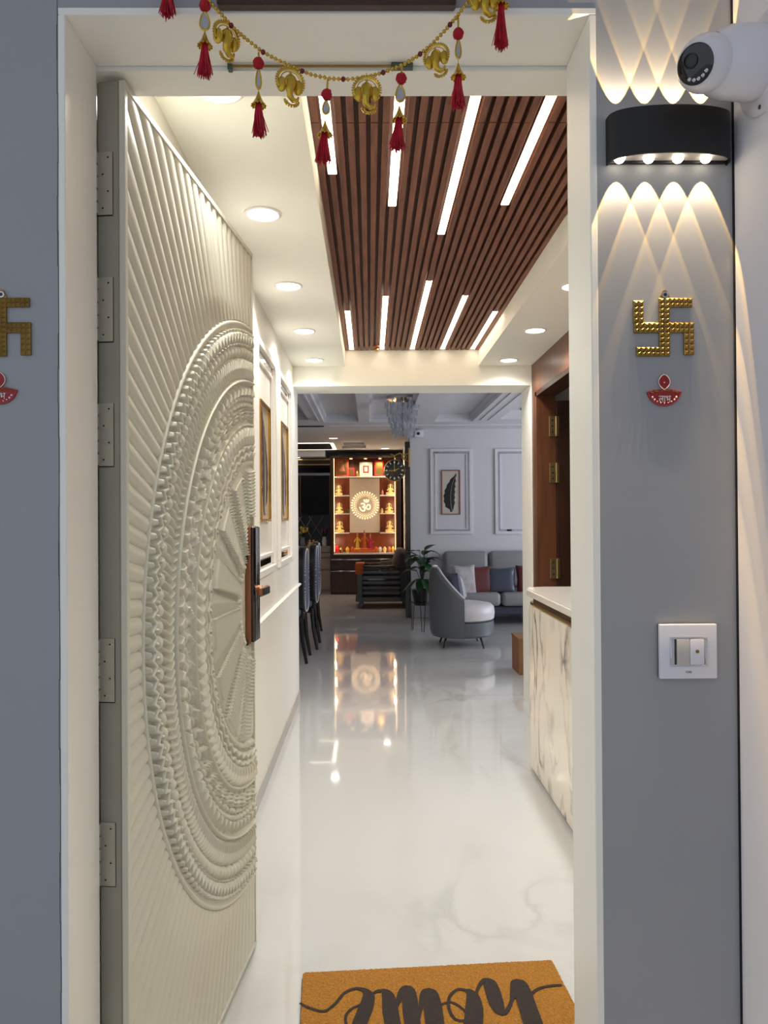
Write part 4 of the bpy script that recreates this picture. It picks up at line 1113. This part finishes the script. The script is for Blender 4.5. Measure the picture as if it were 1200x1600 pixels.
def leafmesh(base, tip_dir, L_, wd, droop):
    rows = []; d = Vector(tip_dir).normalized(); side = d.cross(Vector((0, 0, 1))).normalized(); n = 8
    for i in range(n + 1):
        t = i / n; p = base + d * L_ * t + Vector((0, 0, -droop * t * t))
        w_ = wd * math.sin(PI * min(1, t ** .75 * .98 + .015)) ** .8
        up = Vector((0, 0, .25 * w_))
        rows.append([p - side * w_ + up, p - side * w_ * .5 + up * .3, p, p + side * w_ * .5 + up * .3, p + side * w_ + up])
    return MB().grid_surface(rows)
stm = MB()
for i in range(38):
    a = 2 * PI * i * .382 + random.uniform(-.3, .3); z_ = .58 + .36 * (i / 38) * random.uniform(.8, 1.1); rr_ = random.uniform(.02, .07)
    base = Vector((pX + rr_ * math.cos(a), pY + rr_ * math.sin(a), z_)); el = random.uniform(-.1, .7)
    if i < 10: el = -.4; base.z = .60
    d = Vector((math.cos(a), math.sin(a), el))
    stm.tube([(pX, pY, .44), (pX + rr_ * .3 * math.cos(a), pY + rr_ * .3 * math.sin(a), (z_ + .44) / 2), base], .003, 5)
    leafmesh(base, d, random.uniform(.17, .25), random.uniform(.036, .052), random.uniform(.04, .14)).build('leaf', 'leaf2' if i == 3 else 'leaf', pl, True)
stm.build('stems', 'leaf', pl)

# clock on bracket
qc = U(616, 735.5, 9.62); ck = thing('station_clock', (.53, 9.66, qc.z), 'round gold rimmed black clock on a gold bracket by the wall end', 'clock')
T = Matrix(((1, 0, 0, qc.x), (0, 0, -1, 9.58), (0, 1, 0, qc.z), (0, 0, 0, 1))); CR = .142
MB().lathe([(CR - .012, .03), (CR - .004, .034), (CR, .028), (CR, -.028), (CR - .004, -.034), (CR - .012, -.03), (CR - .014, .0)], 44, T, caps=False).build('rim', 'gold', ck, True)
df = MB().lathe([(0, -.025), (CR - .008, -.025), (CR - .008, .025), (0, .025)], 44, T, caps=False).build('dial', 'gloss_black', ck)
for i in range(12):
    a = 2 * PI * i / 12; Rm = Matrix.Rotation(-a, 4, 'Z')
    MB().box(-.006 if i % 3 else -.009, .006 if i % 3 else .009, CR * .64, CR * .84, .025, .0275, 0, T @ Rm).build('hour_mark', 'pearl', df)
for a, L_, w_ in ((0.0, .085, .004), (math.radians(68), .068, .004), (math.radians(-93), .075, .002)):
    MB().box(-w_, w_, -.012, L_, .028, .030, 0, T @ Matrix.Rotation(-a, 4, 'Z')).build('hand', 'gold', ck)
MB().lathe([(0, .031), (.012, .031), (.012, .027)], 16, T).build('centre_cap', 'gold', ck)
b = MB()
zt_ = qc.z + CR
b.tube([(qc.x, 9.58, zt_), (qc.x, 9.58, zt_ + .05)], .009, 8)
b.tube([(qc.x - .05, 9.58, zt_ + .075), (qc.x, 9.58, zt_ + .05), (qc.x + .07, 9.58, zt_ + .085), (qc.x + .13, 9.58, zt_ + .06), (.515, 9.58, zt_ + .085)], .008, 8)
b.tube([(qc.x + .09, 9.58, zt_ + .07), (qc.x + .13, 9.58, zt_ + .01), (.515, 9.58, zt_ - .04)], .007, 8)
b.tube([(qc.x + .13 + .03 * math.cos(t), 9.58, zt_ + .03 + .03 * math.sin(t)) for t in [2 * PI * i / 14 for i in range(14)]], .005, 6, closed=True)
b.build('bracket', 'gold', ck, True)
MB().box(.505, .528, 9.56, 9.60, zt_ - .10, zt_ + .15, .004).build('wall_plate', 'gold', ck)

# sensor box near ceiling
a, b_ = U(647, 673, 9.66), U(661, 684, 9.66)
t = thing('corner_camera', (a.x, 9.66, b_.z), 'small white box camera high on the sofa wall', 'camera')
MB().box(a.x, b_.x, 9.58, 9.668, b_.z, a.z, .01, None, 2).build('housing', 'plastic', t, True)
MB().cyl((a.x + .05, 9.58, (a.z + b_.z) / 2), (a.x + .05, 9.572, (a.z + b_.z) / 2), .02).build('lens', 'black', t)

# panel mouldings on the sofa wall
TS = lambda x, z, y=9.67: Matrix(((1, 0, 0, x), (0, 0, -1, y), (0, 1, 0, z), (0, 0, 0, 1)))
for k, (p0, p1, lb) in enumerate(((672, 738, 'white framed panel with mirrored border round the feather picture'), (773, 839, 'plain white framed panel with mirrored border above the sofa'))):
    a, b_ = U(p0, 701.5, 9.66), U(p1, 834, 9.66)
    t = thing('wall_panel_moulding', ((a.x + b_.x) / 2, 9.66, b_.z), lb, 'wall moulding', 'framed panels on the sofa wall')
    for (wdt, th, ins, name, mt) in ((.035, .022, 0, 'outer_rail', 'living_c'), (.022, .006, .038, 'mirror_strip', 'mirror'), (.014, .012, .062, 'inner_rail', 'living_c')):
        x0, x1, z0, z1 = a.x + ins, b_.x - ins, b_.z + ins, a.z - ins
        for (p, q, r_, s) in ((x0, x1, z0, z0 + wdt), (x0, x1, z1 - wdt, z1), (x0, x0 + wdt, z0 + wdt, z1 - wdt), (x1 - wdt, x1, z0 + wdt, z1 - wdt)):
            MB().box(p, q, 9.67 - th, 9.6698, r_, s, .001).build(name, mt, t)
a, b_ = U(689.5, 734.5, 9.66), U(719.5, 804, 9.66)
t = thing('feather_picture', ((a.x + b_.x) / 2, 9.66, b_.z), 'thin brown framed black feather picture above the sofa end', 'picture')
feather_art(t, TS((a.x + b_.x) / 2, (a.z + b_.z) / 2), b_.x - a.x, a.z - b_.z, .012, 'bronze', 'paper', 'feather')

# dining chairs
def dining_chair(label):
    t = thing('dining_chair', (0, 0, 0), label, 'chair', 'dining chairs by the hall wall end')
    # backrest in the local yz plane, outside facing +x
    def back(ins, x0, x1):
        pts = []
        for i in range(28):
            a = 2 * PI * i / 28; cy = abs(math.cos(a)) ** .75 * math.copysign(1, math.cos(a)); sz = abs(math.sin(a)) ** .6 * math.copysign(1, math.sin(a))
            z = .74 + (.31 - ins) * sz; wd = (.235 - ins) * (1 - .12 * (z - .74) / .31) * (1 if z < .9 else 1)
            pts.append((wd * cy, z))
        return MB().prism(pts, x0, x1, Matrix(((0, 0, 1, 0), (1, 0, 0, 0), (0, 1, 0, 0), (0, 0, 0, 1))))
    back(0, -.05, -.005).build('back_frame', 'black_wood', t, 30)
    back(.018, -.006, .010).build('back_upholstery', 'slate_fabric', t, 30)
    tr_ = MB()
    for i in range(84):
        a = 2 * PI * i / 84; cy = abs(math.cos(a)) ** .75 * math.copysign(1, math.cos(a)); sz = abs(math.sin(a)) ** .6 * math.copysign(1, math.sin(a))
        z = .74 + .287 * sz; wd = .212 * (1 - .12 * (z - .74) / .31); tr_.ball((.011, wd * cy, z), .006, 6)
    o = tr_.build('nailhead_trim', 'pearl', t, True); o['kind'] = 'stuff'
    MB().box(-.50, -.03, -.23, .23, .42, .50, .03, None, 3).build('seat', 'slate_fabric', t, True)
    MB().box(-.49, -.02, -.225, .225, .37, .42, .004).build('seat_rail', 'black_wood', t)
    for x, y, dx in ((-.03, -.2, .05), (-.03, .2, .05), (-.46, -.2, -.01), (-.46, .2, -.01)):
        MB().tube([(x, y, .40), (x + dx * .3, y, .2), (x + dx, y, 0.0)], [.024, .02, .015], 8).build('leg', 'black_wood', t, True)
    MB().box(-.035, -.008, -.19, -.15, .40, .55).box(-.035, -.008, .15, .19, .40, .55).build('back_post', 'black_wood', t)
    return t
c1 = dining_chair('nearer dining chair with slate back and dotted trim, at the hall wall end')
c1.location = (-.60, 6.85, 0)
c2 = copy_tree(c1); c2.location = (-.555, 7.55, 0); c2['label'] = 'second dining chair with slate back, just behind the nearer one'
c3 = copy_tree(c1); c3.location = (-.59, 8.35, 0); c3['label'] = 'third dining chair, only its dark top showing behind the others'

# dark wooden armchair facing -x
aX0, aX1, aY = U(556, 948, 10.75).x, U(640, 948, 10.75).x - .02, 10.6
aX1 = .555
ac = thing('wooden_armchair', ((aX0 + aX1) / 2, aY + .35, 0), 'black lacquered wooden armchair with taupe cushions facing the dining side', 'armchair')
y0, y1 = aY, aY + .68
MB().box(aX0, aX1, y0, y1, .10, .17, .008).build('base_frame', 'black_wood', ac)
for x in (aX0 + .05, aX1 - .07):
    for y in (y0 + .02, y1 - .07): MB().box(x, x + .06, y, y + .05, 0, .105, .006).build('foot', 'black_wood', ac)
for y in (y0, y1 - .05):
    MB().box(aX0 + .02, aX0 + .10, y, y + .05, .16, .60, .006).build('arm_post', 'black_wood', ac)
    MB().box(aX1 - .12, aX1 - .04, y, y + .05, .16, .78, .006).build('back_post', 'black_wood', ac)
    MB().box(aX0 - .01, aX1 - .05, y - .015, y + .065, .58, .62, .012, None, 3).build('armrest', 'black_wood', ac, True)
    for k in range(5): MB().box(aX0 + .10, aX1 - .12, y + .015, y + .035, .20 + .075 * k, .245 + .075 * k, .004).build('side_slat', 'black_wood', ac)
MB().box(aX0 + .03, aX1 - .1, y0 + .06, y1 - .06, .30, .42, .04, None, 3).build('seat_cushion', 'navy', ac, True)
T = Matrix.Translation((aX1 - .24, (y0 + y1) / 2, .42)) @ Matrix.Rotation(.34, 4, 'Y')
MB().box(-.07, .12, -.27, .27, -.02, .46, .06, T, 4).build('back_cushion', 'taupe', ac, True)
cushion((aX0 + aX1) / 2 + .10, y0 + .20, .56, .30, .26, .10, -.4, .9, 'taupe', 'taupe cushion propped in the black wooden armchair', grp='cushions in the wooden armchair')
q = U(562, 896, y0 + .02)
tag(MB().box(q.x - .06, q.x + .07, y0 + .0, y0 + .3, .625, .655, .012, None, 2).box(q.x - .065, q.x + .05, y0 - .018, y0 - .008, .50, .63, .004).box(q.x - .065, q.x + .05, y0 - .018, y0 + .02, .621, .634, .004).build('folded_cloth', 'idol_cloth', None, True), 'orange red cloth draped on the wooden armchair arm', 'cloth')

# ================================================================ shrine
YP = 12.6
SX0, SX1 = U(516, 800, YP).x, U(627, 800, YP).x
zz = lambda py: U(570, py, YP).z
xx = lambda px: U(px, 790, YP).x
sh = thing('shrine_cabinet', ((SX0 + SX1) / 2, YP, 0), 'tall mahogany shrine cabinet with lit open shelves', 'cabinet')
DB = 13.05
MB().box(SX0, xx(521.5), YP, DB, 0, zz(712), .004).build('side_panel', 'dark_wood', sh)
MB().box(xx(619), SX1, YP, DB, 0, zz(712), .004).build('side_panel', 'dark_wood', sh)
MB().box(xx(521.5), xx(619), YP - .01, DB, zz(715), zz(711.5), .002).build('top_board', 'dark_wood', sh)
MB().box(xx(521.5), xx(619), DB - .03, DB, zz(866), zz(715)).build('back_board', 'shrine_wood', sh)
for py in (744.5, 774, 802.5, 832.8):
    rng = [(xx(522.6), xx(617.8))] if py in (744.5,) else [(xx(522.6), xx(545.4)), (xx(593.8), xx(617.8))]
    for a, b in rng: MB().box(a, b, YP + .06, DB - .03, zz(py) - .012, zz(py) + .008, .002).build('shelf', 'stone_top', sh)
for px in (545.4, 593.6): pass
MB().box(xx(521), xx(619), YP - .03, DB - .03, zz(866.5), zz(864), .003).build('altar_slab', 'stone_top', sh)
for px in (521.8, 617.2):
    MB().box(xx(px) - .002, xx(px) + .008, YP + .004, YP + .018, zz(862), zz(716)).build('led_strip', 'led', sh)
for dx in (-.25, 0, .25):
    MB().lathe([(0, 0), (.025, 0), (.025, .008), (0, .008)], 16, Matrix.Translation(((SX0 + SX1) / 2 + dx, YP + .10, zz(716.5)))).build('spot_lamp', 'led', sh)
    light('SPOT', 'shrine_spot', ((SX0 + SX1) / 2 + dx, YP + .03, zz(717)), 3.0, (1, .78, .54), (.50, 0, 0), spot_size=math.radians(110), spot_blend=.8, shadow_soft_size=.02)
for px in (523.5, 615.5):
    for py in (760, 790, 818, 848):
        light('POINT', 'shelf_strip_glow', (xx(px), YP + .05, zz(py)), .75, (1, .74, .46), shadow_soft_size=.01)
MB().box(SX0, SX1, YP - .005, DB, 0.0, zz(867), .003).build('base_cabinet', 'dark_wood', sh)
for (ya, yb) in ((890, 875), (926, 893)):
    dr = MB().box(SX0 + .01, SX1 - .01, YP - .03, YP - .006, zz(ya), zz(yb), .004).build('drawer', 'shrine_wood' if 0 else 'dark_wood', sh)
    MB().box(SX0 + .01, SX1 - .01, YP - .04, YP - .005, zz(yb), zz(yb) + .018, .002).build('metal_grip', 'chrome', dr)
# centre panel with the backlit mandala
mp_ = MB().box(xx(545.6), xx(593.6), DB - .12, DB - .03, zz(833), zz(746), .002).build('centre_panel', 'shrine_panel', sh)
mc = U(570.2, 789.5, DB - .12); T = TS(mc.x, mc.z, DB - .12); RMn = 22.3 * (DB - .12) / F_PX
pt = MB()
for ring_i, (rr_, n, ln, wd) in enumerate(((.90, 32, .085, .034), (.735, 32, .055, .028), (.615, 32, .022, .016))):
    for i in range(n):
        a = 2 * PI * (i + .5 * (ring_i % 2)) / n
        Tm = T @ Matrix.Rotation(a, 4, 'Z') @ Matrix.Translation((RMn * rr_, 0, 0))
        poly = [(ln * RMn * math.cos(t) * (1.15 if math.cos(t) > 0 else .9), wd * RMn * 1.15 * math.sin(t)) for t in [2 * PI * k / 10 for k in range(10)]]
        pt.prism(poly, .0005, .004, Tm)
o = pt.build('glowing_petals', 'petal', mp_); o['kind'] = 'stuff'
MB().lathe([(0, .0006), (RMn * .545, .0006), (RMn * .55, .006), (0, .006)], 48, T, caps=False).build('disc', 'shrine_panel', mp_)
try:
    text_mesh('ॐ', .3, 'om_symbol', 'petal', mp_, T @ Matrix.Translation((0, -.002, .0065)), ext=.002, fit=(RMn * .82, RMn * .86))
except Exception as ex: print('text failed', ex)

# golden figurines
def figurine(name, material, height, seated=True, halo=False):
    root = thing(name, (0, 0, 0), 'x', 'figurine'); h = height
    MB().lathe([(0, 0), (.34 * h, 0), (.36 * h, .04 * h), (.30 * h, .09 * h), (0, .09 * h)], 14).build('base', material, root, True)
    b = MB()
    if seated:
        for s in (-1, 1): b.tube([(s * .08 * h, 0, .16 * h), (s * .30 * h, -.08 * h, .15 * h), (s * .06 * h, -.20 * h, .14 * h)], [.10 * h, .085 * h, .05 * h], 8)
        b.lathe([(.16 * h, .10 * h), (.19 * h, .2 * h), (.15 * h, .36 * h), (.19 * h, .52 * h), (.08 * h, .60 * h), (.05 * h, .64 * h)], 12)
        hz_ = .72 * h
    else:
        b.lathe([(.16 * h, .08 * h), (.15 * h, .3 * h), (.11 * h, .5 * h), (.12 * h, .68 * h), (.05 * h, .76 * h)], 12); hz_ = .82 * h
    for s in (-1, 1): b.tube([(s * .15 * h, 0, hz_ - .2 * h), (s * .27 * h, -.04 * h, hz_ - .34 * h), (s * .22 * h, -.16 * h, hz_ - .28 * h)], [.055 * h, .045 * h, .03 * h], 7)
    b.build('body', material, root, True)
    b = MB().ball((0, 0, hz_), .095 * h, 10)
    b.lathe([(.10 * h, 0), (.08 * h, .08 * h), (.03 * h, .17 * h), (.0, .2 * h)], 10, Matrix.Translation((0, 0, hz_ + .05 * h)))
    b.build('head', material if material == 'idol' else 'skin_paint', root, True)
    if halo: MB().tube([(.2 * h * math.cos(t), .06 * h, hz_ + .2 * h * math.sin(t)) for t in [2 * PI * i / 16 for i in range(16)]], .02 * h, 5, closed=True).build('halo', material, root)
    return root
FY = YP + .20
protoA = None
spots = [(529.5, 773, 17, 'golden figurine on the upper shelf of the shrine, cabinet side'), (530.5, 802, 18, 'golden figurine on the second shelf of the shrine, cabinet side'),
         (531, 832, 19, 'large golden figurine on the third shelf of the shrine, cabinet side'), (610, 773, 19, 'golden figurine under the clock on the upper shrine shelf'),
         (608, 802, 17, 'golden figurine on the second shrine shelf, clock side'), (609, 832, 19, 'golden figurine on the third shrine shelf, clock side')]
for i, (px, py, hp, lb) in enumerate(spots):
    q = U(px, py, FY); zt_ = zz({773: 774, 802: 802.5, 832: 832.8}[py]) + .009
    if protoA is None: protoA = figurine('golden_figurine', 'idol', .19, True, True); o = protoA
    else: o = copy_tree(protoA)
    o.location = (q.x, FY, zt_); s = hp / 17.5; o.scale = (s * random.uniform(.95, 1.15), s, s); o.rotation_euler = (0, 0, random.uniform(-.4, .4))
    o['label'] = lb; o['group'] = 'golden figurines on the shrine shelves'
ZA = zz(864) + .001
protoB = {}
for px, hp, m_, lb in ((558.5, 26, 'idol_yellow', 'standing figurine in yellow, first of the three on the altar'), (569.5, 29, 'idol_cloth', 'tallest standing figurine in orange at the altar centre'), (578.5, 24, 'idol_pink', 'standing figurine in pink cloth beside the orange one')):
    q = U(px, 850, FY); o = figurine('standing_figurine', m_, hp * FY / F_PX, False, False); o.scale = (.66, .7, 1); o.location = (q.x, FY - .02, ZA + .05); o['label'] = lb; o['group'] = 'standing figurines on the altar'
tag(MB().box(U(552, 850, FY).x, U(586, 850, FY).x, FY - .10, FY + .08, ZA, ZA + .05, .006).build('altar_step', 'idol_cloth', None), 'low orange covered step under the standing figurines', 'stand')
random.seed(5)
items = [(527, 'offering_box', 'red', 'red box at the end of the altar, cabinet side'), (533.5, 'offering_bowl', 'brass', 'dark brass bowl near the red box on the altar'), (543, 'offering_bowl', 'idol_yellow', 'yellow flower heap bowl on the altar'),
         (551, 'offering_bowl', 'idol_cloth', 'small orange bowl before the yellow figurine'), (588, 'offering_bowl', 'idol_cloth', 'orange bowl past the pink figurine'), (594, 'offering_bowl', 'pearl', 'white bowl on the altar, clock side'),
         (601, 'offering_bowl', 'idol', 'golden bowl on the altar, clock side'), (608, 'offering_bowl', 'skin_paint', 'clay bowl on the altar, clock side'), (614, 'offering_bowl', 'idol_yellow', 'yellow bowl at the lit strip on the altar, clock side')]
for px, nm, m_, lb in items:
    q = U(px, 858, FY); y = FY - .07 + random.uniform(-.02, .03)
    if nm == 'offering_box': o = MB().box(q.x - .035, q.x + .03, y - .03, y + .03, ZA, ZA + .13, .006).box(q.x - .01, q.x + .05, y - .06, y - .032, ZA, ZA + .07, .006).build(nm, m_, None)
    else:
        r_ = random.uniform(.028, .038); o = MB().lathe([(r_ * .5, 0), (r_ * .6, .01), (r_, .05), (r_ * 1.05, .055), (r_ * .8, .075), (r_ * .3, .10), (0, .105)], 14, Matrix.Translation((q.x, y, ZA))).build(nm, m_, None, True)
    tag(o, lb, 'offering', 'small offerings on the shrine altar')
# small stuff on side shelves
for px, py, m_, lb in ((597.5, 774, 'skin_paint', 'tiny clay pot on the upper shrine shelf, clock side'), (597, 802.5, 'idol', 'tiny golden lamp on the second shrine shelf, clock side'), (543, 802.5, 'leaf', 'dark green sprig pot on the second shrine shelf')):
    q = U(px, py, FY); r_ = .026
    tag(MB().lathe([(r_ * .6, 0), (r_, .03), (r_ * .7, .06), (r_ * .2, .085), (0, .09)], 12, Matrix.Translation((q.x, FY, zz(py) + .009))).build('small_pot', m_, None, True), lb, 'pot')
# top-shelf pictures
for px0, px1, y0, m_, m2, lb in ((524, 545, 717, 'idol_cloth', 'idol_pink', 'orange framed devotional picture on the top shrine shelf'), (545.5, 554, 731, 'idol_pink', 'red', 'small pink box picture on the top shrine shelf'),
                                 (561.5, 582, 722, 'paper', 'red', 'ivory framed picture with red inner mat on the top shrine shelf'), (584.5, 600, 720, 'red', 'idol_cloth', 'red picture behind the clock on the top shrine shelf')):
    a, b = U(px0, y0, FY), U(px1, 743, FY); z0 = zz(744.5) + .009
    t = thing('devotional_picture', ((a.x + b.x) / 2, FY, z0), lb, 'picture', 'pictures on the top shrine shelf')
    w2 = (b.x - a.x); h2 = a.z - z0
    MB().box(a.x, b.x, FY, FY + .02, z0, a.z, .004).build('frame', m_, t)
    ins = w2 * .28 if m_ == 'paper' else w2 * .12
    p = MB().box(a.x + ins, b.x - ins, FY - .003, FY, z0 + ins, a.z - ins, .001).build('picture', m2, t)
    MB().box(a.x + ins * 1.35, b.x - ins * 1.35, FY - .005, FY - .003, z0 + ins * 1.35, a.z - ins * 1.35).build('inner_print', 'paper' if m_ == 'paper' else 'brass', t)
    if lb.startswith('orange'):
        fz = z0 + h2 * .3
        MB().lathe([(.055, 0), (.05, .03), (.03, .08), (.035, .11), (.012, .13), (.024, .15), (.018, .18), (0, .2)], 12, Matrix.Translation(((a.x + b.x) / 2, FY - .004, fz)) @ Matrix.Diagonal((1, .12, 1, 1))).build('painted_figure', 'skin_paint', t, True)
q = U(558, 740, FY)
tag(MB().lathe([(.03, 0), (.04, .04), (.02, .08), (.015, .1)], 12, Matrix.Translation((q.x, FY, zz(744.5) + .009))).build('brass_pot', 'brass', None, True), 'small dark brass pot beside the ivory picture', 'pot')

# ---------------------------------------------------------------- display cabinet left of the shrine
YD = 12.9
xd = lambda px: U(px, 800, YD).x
zd = lambda py: U(490, py, YD).z
x0, x1 = -1.9, SX0 - .004
dc = thing('display_cabinet', ((x0 + x1) / 2, YD, 0), 'dark glass display cabinet with diamond mirror niche and beige drawers', 'cabinet')
MB().box(x0, x1, YD + .02, 13.28, 0, 2.35).build('carcass', 'black_wood', dc)
MB().box(x0, x1, YD - .14, 13.28, zd(862), zd(853) - .0, .004).build('counter', 'drawer', dc)
for (ya, yb) in ((870.5, 863), (889, 872.5), (921, 891)):
    MB().box(xd(488) - .6, x1 - .004, YD - .12, YD - .0, zd(ya), zd(yb), .004).build('drawer', 'drawer', dc)
MB().box(x0, x1, YD - .10, YD + .0, 0.0, zd(862)).build('drawer_case', 'drawer', dc)
for py in (718, 726):
    MB().box(x0, x1 - .01, YD, YD + .02, zd(py) - .008, zd(py) + .008).build('light_line', 'gold', dc)
MB().box(x0, x1 - .01, YD - .005, YD + .02, zd(743), zd(739), .002).build('metal_rail', 'chrome', dc)
for i, (a, b) in enumerate(((x0, -1.36), (-1.35, xd(470)), (xd(470.5), x1 - .015))):
    dd = MB().box(a, b, YD, YD + .018, zd(804), zd(744), .003).build('glass_door', 'dark_glass', dc)
    MB().box(b - .012, b - .002, YD - .006, YD, zd(804), zd(744)).build('door_stile', 'bronze', dd)
MB().box(x0, x1 - .015, YD, YD + .018, zd(738), zd(727)).build('glass_transom', 'dark_glass', dc)
MB().box(x0, x1 - .015, YD + .01, YD + .019, zd(853), zd(806)).build('mirror_niche', 'gloss_black', dc)
zl, zh = zd(852), zd(807); hh_ = zh - zl; k = 0
for s_ in (-1, 1):
    for i in range(-1, 7):
        xa = x0 + .2 + i * .19
        a = Vector((xa, YD + .006, zl)); b = Vector((xa + s_ * hh_ * .62, YD + .006, zh))
        if min(a.x, b.x) < x0 + .01 or max(a.x, b.x) > x1 - .02: continue
        MB().cyl(a, b, .004, n=6).build('mirror_joint', 'chrome', dc)
# vases on the counter
ZV = zd(853)
def vase(px, mv, mf, lb, n=9, hgt=.16, sp=.11):
    q = U(px, 850, YD - .07); t = thing('flower_vase', (q.x, YD - .07, ZV), lb, 'vase', 'flower vases on the display cabinet')
    MB().lathe([(.03, 0), (.042, .02), (.045, .08), (.035, hgt * .9), (.04, hgt)], 16, Matrix.Translation((q.x, YD - .07, ZV))).build('vase', mv, t, True)
    for i in range(n):
        a = 2 * PI * i / n; r_ = random.uniform(.3, 1) * sp
        top = Vector((q.x + r_ * math.cos(a), YD - .07 + r_ * math.sin(a) * .55, ZV + hgt + random.uniform(.07, .16)))
        MB().tube([(q.x, YD - .07, ZV + hgt * .9), ((q.x + top.x) / 2, (YD - .07 + top.y) / 2, (ZV + hgt + top.z) / 2), top], .003, 5).build('stem', 'leaf', t)
        MB().ball(top, .022, 8, sz=1.3).build('flower', mf, t, True)
        leafmesh(Vector((q.x, YD - .07, ZV + hgt)), (math.cos(a), .4 * math.sin(a), .8), .11, .014, .03).build('leaf', 'leaf', t, True)
vase(473, 'crystal', 'yellow', 'glass vase with pale yellow flowers on the cabinet counter')
vase(507, 'light_leather', 'purple', 'pale vase with dark purple flowers beside the shrine')
for px, lb in ((484, 'small golden figurine on the counter beside the yellow flowers'), (490, 'second small golden figurine on the counter, nearer the purple flowers')):
    o = copy_tree(protoA); q = U(px, 850, YD - .08); o.location = (q.x, YD - .08, ZV + .001); o.scale = (.62, .62, .62); o.rotation_euler = (0, 0, 0); o['label'] = lb; o['group'] = 'small figurines on the display cabinet'

# rotation order: nothing may stay selected or unlinked
for o in bpy.data.objects:
    if o.type == 'LIGHT' and o.parent is None: o['kind'] = 'helper'
